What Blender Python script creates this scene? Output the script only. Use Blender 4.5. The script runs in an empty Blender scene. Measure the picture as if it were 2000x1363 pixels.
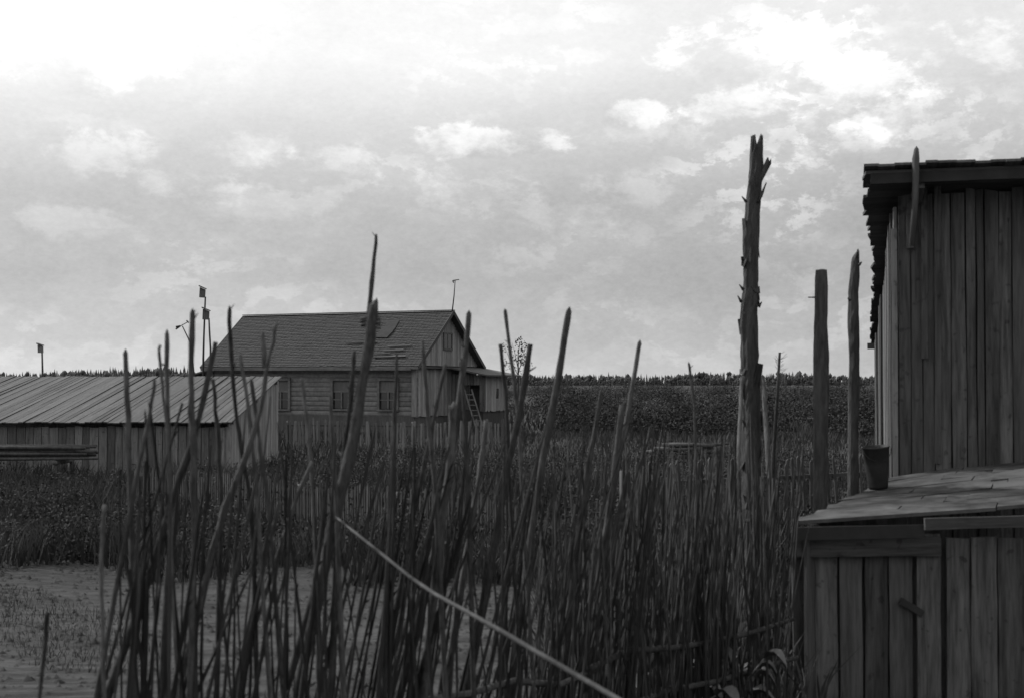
import bpy, math, random
import numpy as np
from mathutils import Matrix, Vector, noise as mnoise

random.seed(7)
rng = np.random.default_rng(11)
sc = bpy.context.scene
col = sc.collection
R = math.radians

# ------------------------------------------------------------------ camera
H, F, HY = 2.2, 2632.0, 748.0            # eye height (m), focal length and horizon row in photo pixels
PITCH = math.atan((HY - 681.5) / F)
cam = bpy.data.cameras.new('camera')
cam.sensor_width, cam.lens = 38.0, 50.0
cam.clip_start, cam.clip_end = 0.1, 6000
cam.dof.use_dof = True
cam.dof.focus_distance = 45.0
cam.dof.aperture_fstop = 4.0
cam_o = bpy.data.objects.new('camera', cam)
cam_o.location = (0, 0, H)
cam_o.rotation_euler = (R(90) + PITCH, 0, 0)
col.objects.link(cam_o)
sc.camera = cam_o

# ------------------------------------------------------------------ exposure
sc.view_settings.view_transform = 'Standard'
sc.view_settings.look = 'None'
sc.view_settings.exposure = 0.0
sc.view_settings.gamma = 1.0
sc.view_settings.use_curve_mapping = False

sc.cycles.max_bounces = 4
sc.cycles.diffuse_bounces = 2
sc.cycles.glossy_bounces = 2

# ------------------------------------------------------------------ sky
SUN_AZ, SUN_EL = -60.0, 35.0             # azimuth from +Y, minus = towards the left
world = bpy.data.worlds.new('World')
sc.world = world
world.use_nodes = True
wt = world.node_tree
wt.nodes.clear()


class NT:
    """small helper to write node graphs as expressions"""
    def __init__(s, t): s.t = t
    def n(s, kind, **kw):
        nd = s.t.nodes.new(kind)
        for k, v in kw.items(): setattr(nd, k, v)
        return nd
    def put(s, sock, v):
        if hasattr(v, 'links'): s.t.links.new(v, sock)
        else: sock.default_value = v
    def m(s, op, a, b=0.0, c=None, clamp=False):
        nd = s.n('ShaderNodeMath', operation=op, use_clamp=clamp)
        s.put(nd.inputs[0], a); s.put(nd.inputs[1], b)
        if c is not None: s.put(nd.inputs[2], c)
        return nd.outputs[0]
    def vm(s, op, a, b):
        nd = s.n('ShaderNodeVectorMath', operation=op)
        s.put(nd.inputs[0], a); s.put(nd.inputs[1], b)
        return nd.outputs[0]
    def step(s, x, a, b, lo=0.0, hi=1.0):
        nd = s.n('ShaderNodeMapRange', interpolation_type='SMOOTHSTEP')
        s.put(nd.inputs[0], x); s.put(nd.inputs[1], a); s.put(nd.inputs[2], b); s.put(nd.inputs[3], lo); s.put(nd.inputs[4], hi)
        return nd.outputs[0]
    def noise(s, vec, scale, detail=5, rough=0.55, dist=0.0):
        nd = s.n('ShaderNodeTexNoise')
        s.put(nd.inputs['Vector'], vec)
        nd.inputs['Scale'].default_value = scale; nd.inputs['Detail'].default_value = detail
        nd.inputs['Roughness'].default_value = rough; nd.inputs['Distortion'].default_value = dist
        return nd.outputs[0]
    def grey(s, v):
        nd = s.n('ShaderNodeCombineColor')
        for i in range(3): s.put(nd.inputs[i], v)
        return nd.outputs[0]
    def ramp(s, x, stops):
        nd = s.n('ShaderNodeValToRGB'); s.put(nd.inputs[0], x)
        e = nd.color_ramp.elements
        while len(e) < len(stops): e.new(0.5)
        for q, (p, v) in zip(e, stops): q.position = p; q.color = (v, v, v, 1)
        nd2 = s.n('ShaderNodeRGBToBW'); s.t.links.new(nd.outputs[0], nd2.inputs[0])
        return nd2.outputs[0]


w = NT(wt)
tc = w.n('ShaderNodeTexCoord')
dvec = tc.outputs['Generated']
sep = w.n('ShaderNodeSeparateXYZ'); wt.links.new(dvec, sep.inputs[0])
az = w.m('MULTIPLY', w.m('ARCTAN2', sep.outputs[0], sep.outputs[1]), 57.2958)
el = w.m('MULTIPLY', w.m('ARCSINE', sep.outputs[2]), 57.2958)
# noises on the direction itself, squeezed a little so that clouds are wider than tall
sv = w.vm('MULTIPLY', dvec, (1.0, 1.0, 1.7))
n_big = w.noise(sv, 7.0, 4, 0.55, 0.0)
n_puff = w.noise(sv, 24.0, 6, 0.66, 0.15)
n_up = w.noise(w.vm('ADD', sv, (-0.006, 0.0, 0.016)), 24.0, 5, 0.64, 0.15)
n_fine = w.noise(sv, 170.0, 3, 0.75, 0.0)
# veiled sky: lightest overhead, a grey middle, paler again at the horizon
base = w.ramp(w.m('DIVIDE', el, 30.0, clamp=True),
              [(0.0, 0.60), (0.06, 0.50), (0.15, 0.435), (0.26, 0.49), (0.36, 0.68), (0.45, 0.90), (0.62, 0.94)])
sunside = w.step(az, 24.0, -24.0, 0.88, 1.14)
val = w.m('MULTIPLY', base, sunside)
# loose mottled cloud everywhere
rim = w.m('MULTIPLY', w.step(w.m('SUBTRACT', n_puff, n_up), 0.0, 0.10), w.step(n_big, 0.42, 0.62))
bank_a, bank_e = w.m('MULTIPLY_ADD', az, 1 / 9.0, -13.0 / 9.0), w.m('MULTIPLY_ADD', el, 1 / 5.0, -11.0 / 5.0)
bank = w.step(w.m('MULTIPLY_ADD', bank_e, bank_e, w.m('MULTIPLY', bank_a, bank_a)), 1.6, 0.2, 0.07, 0.20)
val = w.m('ADD', val, w.m('MULTIPLY', rim, bank))
val = w.m('ADD', val, w.m('MULTIPLY', w.m('SUBTRACT', n_big, 0.5), 0.20))
val = w.m('ADD', val, w.m('MULTIPLY', w.m('SUBTRACT', n_puff, 0.5), 0.12))
val = w.m('ADD', val, w.m('MULTIPLY', w.m('SUBTRACT', n_fine, 0.5), 0.13))


def px_dir(px, py):
    return math.degrees(math.atan((px - 1000) / F)), math.degrees(math.atan((HY - py) / F))


puff2 = w.m('MULTIPLY_ADD', n_up, 5.0, -2.5)


def cumulus(v, px, py, wx, wy, gain, soft=1.0, amp=7.0, shade=0.2):
    """a heap cloud: ragged bright crown, greyer underside melting into the veil below"""
    a, e = px_dir(px, py)
    ka, ke = 1 / math.degrees(wx / F), 1 / math.degrees(wy / F)
    da = w.m('MULTIPLY_ADD', az, ka, -a * ka)
    de = w.m('MULTIPLY_ADD', el, ke, -e * ke)
    t = w.m('SUBTRACT', w.m('MULTIPLY_ADD', n_puff, amp, 1.0 - amp / 2), w.m('MULTIPLY_ADD', de, de, w.m('MULTIPLY', da, da)))
    top = w.step(w.m('ADD', de, puff2), -0.9, 0.7, -shade, 1.0)
    return w.m('MULTIPLY_ADD', w.m('MULTIPLY', w.step(t, 0.0, soft * 1.3), top), gain * 1.0, v)


for c in [(925, 276, 175, 40, 0.28, 0.5, 4.5), (1640, 205, 350, 150, 0.11, 1.4, 5.0), (1420, 125, 135, 66, 0.22, 0.6, 5.0), (1580, 100, 140, 54, 0.17, 0.7, 6.0),
          (1238, 226, 70, 34, 0.22, 0.6, 5.0), (1680, 185, 130, 66, 0.19, 0.6, 6.0), (1790, 255, 125, 70, 0.20, 0.6, 5.0), (1910, 150, 110, 85, 0.18, 0.8, 6.0),
          (1450, 222, 115, 48, 0.18, 0.7, 6.0), (1650, 305, 105, 50, 0.18, 0.7, 6.0), (1550, 262, 100, 46, 0.14, 0.7, 6.0), (1300, 275, 130, 54, 0.12, 0.9, 6.0),
          (190, 140, 210, 95, 0.28), (215, 322, 125, 46, 0.16), (350, 375, 120, 44, 0.13), (510, 300, 105, 48, 0.18), (650, 330, 120, 44, 0.14),
          (520, 400, 200, 50, 0.08), (880, 380, 190, 56, 0.11), (1280, 390, 170, 56, 0.11), (150, 455, 130, 40, 0.09), (1080, 430, 160, 50, 0.08)]:
    val = cumulus(val, *c)
sky = w.n('ShaderNodeTexSky')
sky.sky_type = 'NISHITA'
sky.sun_disc = False
sky.sun_elevation = R(SUN_EL)
sky.sun_rotation = R(SUN_AZ)
skbw = w.n('ShaderNodeRGBToBW'); wt.links.new(sky.outputs[0], skbw.inputs[0])
val = w.m('ADD', val, w.m('MULTIPLY', skbw.outputs[0], 0.006))
val = w.m('MAXIMUM', val, 0.05)
bg = w.n('ShaderNodeBackground')
wt.links.new(w.grey(val), bg.inputs[0])
bg.inputs[1].default_value = 1.0
world.cycles.sampling_method = 'MANUAL'; world.cycles.sample_map_resolution = 512
wo = w.n('ShaderNodeOutputWorld'); wt.links.new(bg.outputs[0], wo.inputs[0])

# ------------------------------------------------------------------ sun
sl = bpy.data.lights.new('sun', 'SUN')
sl.energy = 4.6; sl.angle = R(1.5); sl.color = (1, 1, 1)
so = bpy.data.objects.new('sun', sl); col.objects.link(so)
sd = Vector((math.sin(R(SUN_AZ)) * math.cos(R(SUN_EL)), math.cos(R(SUN_AZ)) * math.cos(R(SUN_EL)), math.sin(R(SUN_EL))))
so.rotation_euler = (-sd).to_track_quat('-Z', 'Y').to_euler()
so.location = (-20, 5, 30)


# ------------------------------------------------------------------ pixel helpers
def ray(px, py):
    x, up = (px - 1000) / F, (681.5 - py) / F
    return Vector((x, math.cos(PITCH) - math.sin(PITCH) * up, math.sin(PITCH) + math.cos(PITCH) * up))


def at(px, py, Y):
    d = ray(px, py)
    return Vector((0, 0, H)) + d * (Y / d.y)


def on_plane(px, py, p0, n):
    d = ray(px, py); o = Vector((0, 0, H))
    return o + d * ((Vector(p0) - o).dot(n) / d.dot(n))


# ------------------------------------------------------------------ materials
def material(name, lo, hi, scale=(1, 1, 1), nscale=6.0, rough=0.85, vary=0.25, bump=0.3, coord='Object', spots=0.0, spec=0.25, bdist=0.01):
    m = bpy.data.materials.new(name); m.use_nodes = True
    t = m.node_tree; t.nodes.clear(); g = NT(t)
    tcn = g.n('ShaderNodeTexCoord'); oi = g.n('ShaderNodeObjectInfo')
    v = tcn.outputs[coord] if coord != 'World' else g.n('ShaderNodeNewGeometry').outputs['Position']
    if coord == 'Object':
        off = g.m('MULTIPLY', oi.outputs['Random'], 37.0)
        cb = g.n('ShaderNodeCombineXYZ')
        for i in range(3): g.put(cb.inputs[i], off)
        v = g.vm('ADD', v, cb.outputs[0])
    vv = g.vm('MULTIPLY', v, scale)
    a = g.noise(vv, nscale, 7, 0.65, 0.3)
    b = g.noise(vv, nscale * 0.23, 4, 0.55, 0.6)
    mix = g.m('ADD', g.m('MULTIPLY', a, 0.6), g.m('MULTIPLY', b, 0.4))
    c = g.step(mix, 0.33, 0.67, lo, hi)
    if vary:
        c = g.m('MULTIPLY', c, g.m('ADD', g.m('MULTIPLY', oi.outputs['Random'], 2 * vary), 1 - vary))
    if spots:
        k = g.noise(v, 14.0, 2, 0.5)
        c = g.m('MULTIPLY', c, g.step(k, 0.62, 0.72, 1.0, 1.0 - spots))
    p = g.n('ShaderNodeBsdfPrincipled')
    t.links.new(g.grey(c), p.inputs['Base Color'])
    p.inputs['Roughness'].default_value = rough
    p.inputs['Specular IOR Level'].default_value = spec
    if bump:
        bm = g.n('ShaderNodeBump'); bm.inputs['Strength'].default_value = bump; bm.inputs['Distance'].default_value = bdist
        t.links.new(a, bm.inputs['Height']); t.links.new(bm.outputs[0], p.inputs['Normal'])
    o = g.n('ShaderNodeOutputMaterial'); t.links.new(p.outputs[0], o.inputs[0])
    return m


GRAIN = (9, 9, 0.7)
M = {
    'plank_shed': material('old_shed_plank', 0.026, 0.095, GRAIN, 4, 0.88, 0.45, 0.6, spots=0.45),
    'tar_shade': material('tar_and_shade', 0.018, 0.03, (1, 1, 1), 6, 0.9, 0.0, 0.3),  # tar black; also paints the shade below the pen's roof edge
    'pole_grey': material('grey_pole', 0.028, 0.07, (3, 3, 1), 6, 0.9, 0.3, 0.4),
    'plank': material('weathered_plank', 0.065, 0.15, GRAIN, 5, 0.85, 0.35, 0.5, spots=0.4),
    'plank_dark': material('dark_plank', 0.035, 0.08, GRAIN, 5, 0.9, 0.3, 0.5),
    'plank_pale': material('pale_plank', 0.13, 0.26, GRAIN, 5, 0.85, 0.28, 0.4),
    'roof_board': material('grey_roof_board', 0.036, 0.078, GRAIN, 5, 0.85, 0.28, 0.4),
    'stake': material('stake_bark', 0.03, 0.085, (7, 7, 2.2), 8, 0.95, 0.45, 1.0, spec=0.1, bdist=0.012),
    'stake_pale': material('peeled_pole', 0.035, 0.09, (5, 5, 0.8), 6, 0.75, 0.1, 0.3),
    'bark': material('dead_bark', 0.022, 0.065, (5, 5, 1.0), 5, 0.95, 0.2, 1.0, bdist=0.03),
    'log': material('house_log', 0.09, 0.17, (1, 1, 1), 9, 0.9, 0.2, 0.4),
    'shingle': material('old_shingle', 0.026, 0.052, (1.2, 4, 4), 6, 0.9, 0.0, 0.4),
    'trim': material('painted_trim', 0.07, 0.14, (1, 1, 1), 8, 0.7, 0.1, 0.1),
    'glass': material('window_glass', 0.012, 0.02, (1, 1, 1), 3, 0.12, 0.0, 0.0, spec=0.5),
    'curtain': material('window_curtain', 0.08, 0.12, (4, 4, 1), 5, 0.9, 0.1, 0.0),
    'metal': material('rusted_metal', 0.010, 0.02, (1, 1, 1), 12, 0.6, 0.1, 0.3),
    'weed': material('weed_leaf', 0.026, 0.07, (1, 1, 1), 1.3, 0.95, 0.0, 0.0, coord='World', spec=0.03),
    'leaf': material('broad_leaf', 0.05, 0.12, (1, 1, 1), 4.0, 0.6, 0.2, 0.0),
    'scrub': material('scrub_leaf', 0.03, 0.06, (1, 1, 1), 0.35, 0.95, 0.0, 0.0, coord='World', spec=0.03),
    'forest': material('far_spruce', 0.04, 0.075, (1, 1, 1), 0.05, 0.95, 0.0, 0.0, coord='World', spec=0.03),  # base grey raised to stand in for distance haze
    'streaked_felt': material('shade_streaked_felt', 0.014, 0.095, (1.3, 2.2, 3), 3.0, 0.9, 0.0, 0.5, coord='World'),  # dark streaks in the colour stand in for post shadows on the roof
}


def ground_material():
    m = bpy.data.materials.new('field_soil'); m.use_nodes = True
    t = m.node_tree; t.nodes.clear(); g = NT(t)
    pos = g.n('ShaderNodeNewGeometry').outputs['Position']
    a = g.noise(pos, 0.45, 6, 0.65, 0.4)
    b = g.noise(g.vm('MULTIPLY', pos, (1.0, 2.5, 1.0)), 3.0, 8, 0.7, 0.3)
    s = g.n('ShaderNodeSeparateXYZ'); t.links.new(pos, s.inputs[0])
    # trodden pale earth of the yard nearest the fence, darker turf beyond
    yard = g.step(g.m('ADD', s.outputs[1], g.m('MULTIPLY', a, 4.0)), 18.0, 14.5)
    turf = g.step(b, 0.3, 0.7, 0.022, 0.05)
    drag = g.noise(g.vm('MULTIPLY', pos, (0.5, 1.6, 1.0)), 1.1, 5, 0.6, 1.2)
    soil = g.step(g.m('ADD', g.m('MULTIPLY', drag, 0.55), g.m('MULTIPLY', b, 0.45)), 0.36, 0.62, 0.020, 0.068)
    mx = g.n('ShaderNodeMix', data_type='FLOAT')
    g.put(mx.inputs[0], yard); g.put(mx.inputs[2], turf); g.put(mx.inputs[3], soil)
    p = g.n('ShaderNodeBsdfPrincipled'); p.inputs['Roughness'].default_value = 0.95
    p.inputs['Specular IOR Level'].default_value = 0.1
    t.links.new(g.grey(mx.outputs[0]), p.inputs['Base Color'])
    bm = g.n('ShaderNodeBump'); bm.inputs['Strength'].default_value = 0.9; bm.inputs['Distance'].default_value = 0.06
    t.links.new(b, bm.inputs['Height']); t.links.new(bm.outputs[0], p.inputs['Normal'])
    o = g.n('ShaderNodeOutputMaterial'); t.links.new(p.outputs[0], o.inputs[0])
    return m


M['ground'] = ground_material()

# ------------------------------------------------------------------ object helpers
MW = {}


def tag(o, label=None, cat=None, group=None, kind=None):
    if label: o['label'] = label
    if cat: o['category'] = cat
    if group: o['group'] = group
    if kind: o['kind'] = kind
    return o


def link(name, data, mw=None, parent=None):
    o = bpy.data.objects.new(name, data); col.objects.link(o)
    mw = mw or Matrix()
    if parent is not None:
        o.parent = parent
        o.matrix_basis = MW[parent.name].inverted() @ mw
    else:
        o.matrix_basis = mw
    MW[o.name] = mw
    return o


def thing(name, label, cat, loc=(0, 0, 0), rz=0.0, group=None):
    o = link(name, None, Matrix.Translation(loc) @ Matrix.Rotation(rz, 4, 'Z'))
    o.empty_display_size = 0.2
    return tag(o, label, cat, group)


def mesh(name, verts, faces, mat, smooth=False):
    me = bpy.data.meshes.new(name)
    me.from_pydata([tuple(v) for v in verts], [], faces)
    me.materials.append(M[mat] if isinstance(mat, str) else mat)
    if smooth: me.polygons.foreach_set('use_smooth', [True] * len(me.polygons))
    me.update()
    return me


def frame(a, b, face):
    """matrix with local Z from a to b and local Y along 'face' as far as possible"""
    a, b = Vector(a), Vector(b)
    z = (b - a).normalized()
    x = Vector(face).cross(z)
    if x.length < 1e-6: x = Vector((1, 0, 0.01)).cross(z)
    x.normalize(); y = z.cross(x)
    m = Matrix((x, y, z)).transposed().to_4x4(); m.translation = a
    return m, (b - a).length


def board(name, a, b, wd, th, face, mat, parent, jit=0.0, skew=0.0, secs=3, local=None):
    """a sawn board from a to b; its flat side looks along 'face'. Local to parent when 'local' is a matrix"""
    if local is not None:
        a, b = local @ Vector(a), local @ Vector(b); face = local.to_3x3() @ Vector(face)
    mw, L = frame(a, b, face)
    vs, fs = [], []
    for i in range(secs + 1):
        k = i / secs
        wl = -wd / 2 + random.uniform(-jit, jit); wr = wd / 2 + random.uniform(-jit, jit)
        dy = random.uniform(-jit, jit) * 0.5
        sk = skew * random.uniform(-1, 1) if i in (0, secs) else 0
        for x, y in ((wl, -th / 2), (wr, -th / 2), (wr, th / 2), (wl, th / 2)):
            vs.append((x, y + dy, k * L + (sk * x / wd if wd else 0)))
    for i in range(secs):
        o = 4 * i
        for j in range(4):
            fs.append((o + j, o + (j + 1) % 4, o + 4 + (j + 1) % 4, o + 4 + j))
    fs.append((3, 2, 1, 0)); o = 4 * secs; fs.append((o, o + 1, o + 2, o + 3))
    return link(name, mesh(name, vs, fs, mat), mw, parent)


def tube_data(pts, rad, sides=7, rough=0.0, tip='cut', seed=0):
    """swept round stick through pts (Vectors) with a radius at each"""
    rs = random.Random(seed)
    vs, fs = [], []
    n = len(pts)
    for i in range(n):
        t = (pts[min(i + 1, n - 1)] - pts[max(i - 1, 0)]).normalized()
        x = t.cross(Vector((0.02, 1, 0.03))).normalized(); y = t.cross(x)
        for j in range(sides):
            a = 2 * math.pi * j / sides
            r = rad[i] * (1 + rs.uniform(-rough, rough))
            vs.append(pts[i] + x * math.cos(a) * r + y * math.sin(a) * r)
    for i in range(n - 1):
        for j in range(sides):
            k = (j + 1) % sides
            fs.append((i * sides + j, i * sides + k, (i + 1) * sides + k, (i + 1) * sides + j))
    fs.append(tuple(range(sides - 1, -1, -1)))
    o = (n - 1) * sides
    if tip == 'point':
        d = (pts[-1] - pts[-2]).normalized(); vs.append(pts[-1] + d * rad[-1] * 1.5); c = len(vs) - 1
        for j in range(sides): fs.append((o + j, o + (j + 1) % sides, c))
    else:
        if tip == 'broken':
            for j in range(sides): vs[o + j] = vs[o + j] + Vector((0, 0, rs.uniform(-0.5, 2.2) * rad[-1]))
        c = len(vs); vs.append(sum((vs[o + j] for j in range(sides)), Vector()) / sides - Vector((0, 0, rad[-1] * 0.3)))
        for j in range(sides): fs.append((o + j, o + (j + 1) % sides, c))
    return vs, fs


def tube(name, pts, rad, mat, parent=None, sides=7, rough=0.0, tip='cut', seed=0, base=None, smooth=True):
    pts = [Vector(p) for p in pts]
    base = Vector(base) if base is not None else pts[0].copy()
    vs, fs = tube_data([p - base for p in pts], rad, sides, rough, tip, seed)
    return link(name, mesh(name, vs, fs, mat, smooth), Matrix.Translation(base), parent)


def box(name, lo, hi, mat, parent, local=None):
    x0, y0, z0 = lo; x1, y1, z1 = hi
    c = Vector(((x0 + x1) / 2, (y0 + y1) / 2, z0))
    vs = [Vector(p) - c for p in ((x0, y0, z0), (x1, y0, z0), (x1, y1, z0), (x0, y1, z0), (x0, y0, z1), (x1, y0, z1), (x1, y1, z1), (x0, y1, z1))]
    fs = [(3, 2, 1, 0), (4, 5, 6, 7), (0, 1, 5, 4), (1, 2, 6, 5), (2, 3, 7, 6), (3, 0, 4, 7)]
    return link(name, mesh(name, vs, fs, mat), (local or Matrix()) @ Matrix.Translation(c), parent)


def quick_mesh(name, V, Fq, mat):
    """big mesh from numpy arrays: V (n,3), Fq (m,3 or 4)"""
    me = bpy.data.meshes.new(name)
    k = Fq.shape[1]
    me.vertices.add(len(V)); me.vertices.foreach_set('co', np.ascontiguousarray(V, dtype=np.float32).ravel())
    me.loops.add(Fq.size); me.loops.foreach_set('vertex_index', np.ascontiguousarray(Fq, dtype=np.int32).ravel())
    me.polygons.add(len(Fq)); me.polygons.foreach_set('loop_start', np.arange(0, Fq.size, k, dtype=np.int32))
    me.update(calc_edges=True); me.validate()
    me.materials.append(M[mat])
    return me


# ================================================================== SETTING
def gz(x, y):
    """uneven ground: gentle humps in the yard and the field, level far away"""
    k = max(0.0, min(1.0, (y - 6) / 10)) * max(0.0, 1 - max(0.0, y - 60) / 60)
    return 0.10 * k * mnoise.noise(Vector((x * 0.22, y * 0.22, 0))) + 0.04 * k * mnoise.noise(Vector((x * 0.9, y * 0.9, 5)))


def build_ground():
    ys = np.concatenate([np.arange(-12, 46, 0.5), np.geomspace(46, 2600, 40)])
    xs = np.arange(-1, 1.0001, 1 / 60.0)
    V = []
    for y in ys:
        wdt = 14 + max(0, y) * 0.75
        for x in xs: V.append((x * wdt, y, gz(x * wdt, y)))
    n = len(xs)
    Fq = [(i * n + j, i * n + j + 1, (i + 1) * n + j + 1, (i + 1) * n + j) for i in range(len(ys) - 1) for j in range(n - 1)]
    me = quick_mesh('ground', np.array(V), np.array(Fq), 'ground')
    me.polygons.foreach_set('use_smooth', [True] * len(me.polygons))
    tag(link('ground', me), kind='structure')


build_ground()


def blades(pts, hts, wds, lean, seed):
    """bent two-joint blades; pts (n,3)"""
    r = np.random.default_rng(seed)
    n = len(pts)
    a = r.uniform(0, 2 * np.pi, n); s = np.stack([np.cos(a), np.sin(a), 0 * a], 1) * wds[:, None] * 0.5
    b = r.uniform(0, 2 * np.pi, n); d = np.stack([np.cos(b), np.sin(b), 0 * b], 1) * (hts * r.uniform(0.1, lean, n))[:, None]
    up = np.stack([0 * a, 0 * a, hts], 1)
    m1 = pts + up * 0.55 + d * 0.4; tp = pts + up + d
    V = np.stack([pts - s, pts + s, m1 + s * 0.8, m1 - s * 0.8, tp + s * 0.1, tp - s * 0.1], 1).reshape(-1, 3)
    i = np.arange(n) * 6
    Q = np.concatenate([np.stack([i, i + 1, i + 2, i + 3], 1), np.stack([i + 3, i + 2, i + 4, i + 5], 1)])
    return V, Q


def scatter(n, y0, y1, seed, spread=0.43):
    r = np.random.default_rng(seed)
    y = np.sqrt(r.uniform(y0 * y0, y1 * y1, n)); x = r.uniform(-spread, spread, n) * y
    return x, y


def build_weeds():
    Vs, Qs, o = [], [], 0
    # (count, near, far, min height, max height, width, patch threshold)
    for n, y0, y1, h0, h1, wd, thr, seed in [(60000, 14.8, 29.0, 0.20, 0.75, 0.016, 0.28, 1), (42000, 27.0, 64.0, 0.15, 0.60, 0.024, 0.25, 2),
                                             (60000, 8.5, 19.0, 0.015, 0.14, 0.004, 0.55, 3), (16000, 60.0, 130.0, 0.3, 0.8, 0.06, 0.2, 4),
                                             (14000, 9.0, 17.0, 0.2, 0.75, 0.014, 0.2, 5)]:
        x, y = scatter(n, y0, y1, seed)
        nz = np.array([mnoise.noise(Vector((a * 0.45, b * 0.28, seed))) * 0.5 + 0.5 for a, b in zip(x, y)])
        keep = nz > thr
        if seed == 5: keep &= (x > 0.02 * y) & (x < 0.23 * y)        # rank weeds between the fence and the shed
        if seed == 1: keep &= ~((x < -0.12 * y) & (y < 15.4 + 0.8 * np.sin(x * 2.1)))
        if seed in (1, 2, 3): keep &= ~((x > -18) & (x < -6.5) & (y > 31.6) & (y < 40))
        x, y, nz = x[keep], y[keep], nz[keep]
        z = np.array([gz(a, b) for a, b in zip(x, y)]) - 0.01
        r = np.random.default_rng(seed + 50)
        hh = (h0 + (h1 - h0) * np.clip(nz * 1.3 - 0.3, 0, 1)) * r.uniform(0.5, 1.2, len(x))
        V, Q = blades(np.stack([x, y, z], 1), hh, wd * r.uniform(0.5, 2.2, len(x)), 0.7, seed + 9)
        Vs.append(V); Qs.append(Q + o); o += len(V)
    tag(link('weeds', quick_mesh('weeds', np.concatenate(Vs), np.concatenate(Qs), 'weed')),
        'rank weeds and long grass covering the field beyond the fence', 'weeds', kind='stuff')


build_weeds()


def build_clods():
    """loose earth: low lumps turned up over the yard"""
    r = np.random.default_rng(8)
    n = 9000
    x, y = scatter(n, 8.5, 20.0, 91)
    V, T = [], []
    for a, b in zip(x, y):
        q = r.uniform(0.012, 0.05) * (1.6 if r.random() < 0.06 else 1.0); z = gz(a, b); ph = r.uniform(0, 6); o = len(V)
        for j in range(5):
            k = q * r.uniform(0.7, 1.4); V.append((a + k * math.cos(ph + j * 1.257), b + k * math.sin(ph + j * 1.257), z - 0.01))
        V.append((a + r.uniform(-0.3, 0.3) * q, b + r.uniform(-0.3, 0.3) * q, z + q * r.uniform(0.4, 0.9)))
        for j in range(5): T.append((o + j, o + (j + 1) % 5, o + 5))
    tag(link('earth_clods', quick_mesh('earth_clods', np.array(V), np.array(T), 'ground')), 'loose clods of earth scattered over the yard', 'clods', kind='stuff')


build_clods()


def leaf_cloud(centre, rx, ry, rz, n, size, r):
    """small leaf quads through a lumpy crown"""
    d = r.normal(size=(n, 3)); d /= np.linalg.norm(d, axis=1)[:, None]
    rad = r.uniform(0.25, 1.0, n) ** 0.6
    lump = 1 + 0.35 * np.sin(d[:, 0] * 4 + r.uniform(0, 6)) * np.cos(d[:, 2] * 5 + r.uniform(0, 6))
    p = np.array(centre) + d * (rad * lump)[:, None] * np.array([rx, ry, rz])
    a = r.normal(size=(n, 3)); a /= np.linalg.norm(a, axis=1)[:, None]
    b = np.cross(a, r.normal(size=(n, 3))); b /= np.linalg.norm(b, axis=1)[:, None]
    s = size * r.uniform(0.5, 1.4, n)[:, None]
    V = np.stack([p - a * s, p + b * s * 0.6, p + a * s, p - b * s * 0.6], 1).reshape(-1, 3)
    i = np.arange(n) * 4
    return V, np.stack([i, i + 1, i + 2, i + 3], 1)


def build_scrub():
    r = np.random.default_rng(31)
    Vs, Qs, o = [], [], 0
    for k in range(300):
        y = r.uniform(80, 300) if k < 230 else r.uniform(54, 80)
        px = r.uniform(960, 1760) if k < 150 else r.uniform(-100, 2100) if k < 230 else r.uniform(1050, 1730)
        x = (px - 1000) / F * y
        if -14 < x < 2 and y < 90: continue
        h = r.uniform(0.8, 2.7) if k < 230 else r.uniform(0.5, 2.0); wd = r.uniform(1.0, 3.0) if k < 230 else r.uniform(0.7, 1.6)
        V, Q = leaf_cloud((x, y, h * 0.45), wd, wd, h * 0.55, 900, 0.06, r)
        V[:, 2] = np.maximum(V[:, 2], 0.0)
        Vs.append(V); Qs.append(Q + o); o += len(V)
    tag(link('scrub', quick_mesh('scrub', np.concatenate(Vs), np.concatenate(Qs), 'scrub')),
        'low dark scrub across the plain before the forest', 'scrub', kind='stuff')


build_scrub()


def build_garden():
    """leafy crop and rank herbs massed behind the low picket fence"""
    r = np.random.default_rng(41)
    Vs, Qs, o = [], [], 0
    for k in range(520):
        y = r.uniform(15.8, 36); x = r.uniform(-0.42, 0.34) * y
        if x < -6.3 and y > 30.5: continue
        h = r.uniform(0.25, 0.75); wd = r.uniform(0.2, 0.5)
        V, Q = leaf_cloud((x, y, h * 0.45), wd, wd, h * 0.55, 230, 0.024, r)
        V[:, 2] = np.maximum(V[:, 2], -0.02)
        Vs.append(V); Qs.append(Q + o); o += len(V)
    tag(link('garden_herbs', quick_mesh('garden_herbs', np.concatenate(Vs), np.concatenate(Qs), 'weed')),
        'dark leafy herbs massed in the garden behind the low picket fence', 'herbs', kind='stuff')


build_garden()


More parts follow.
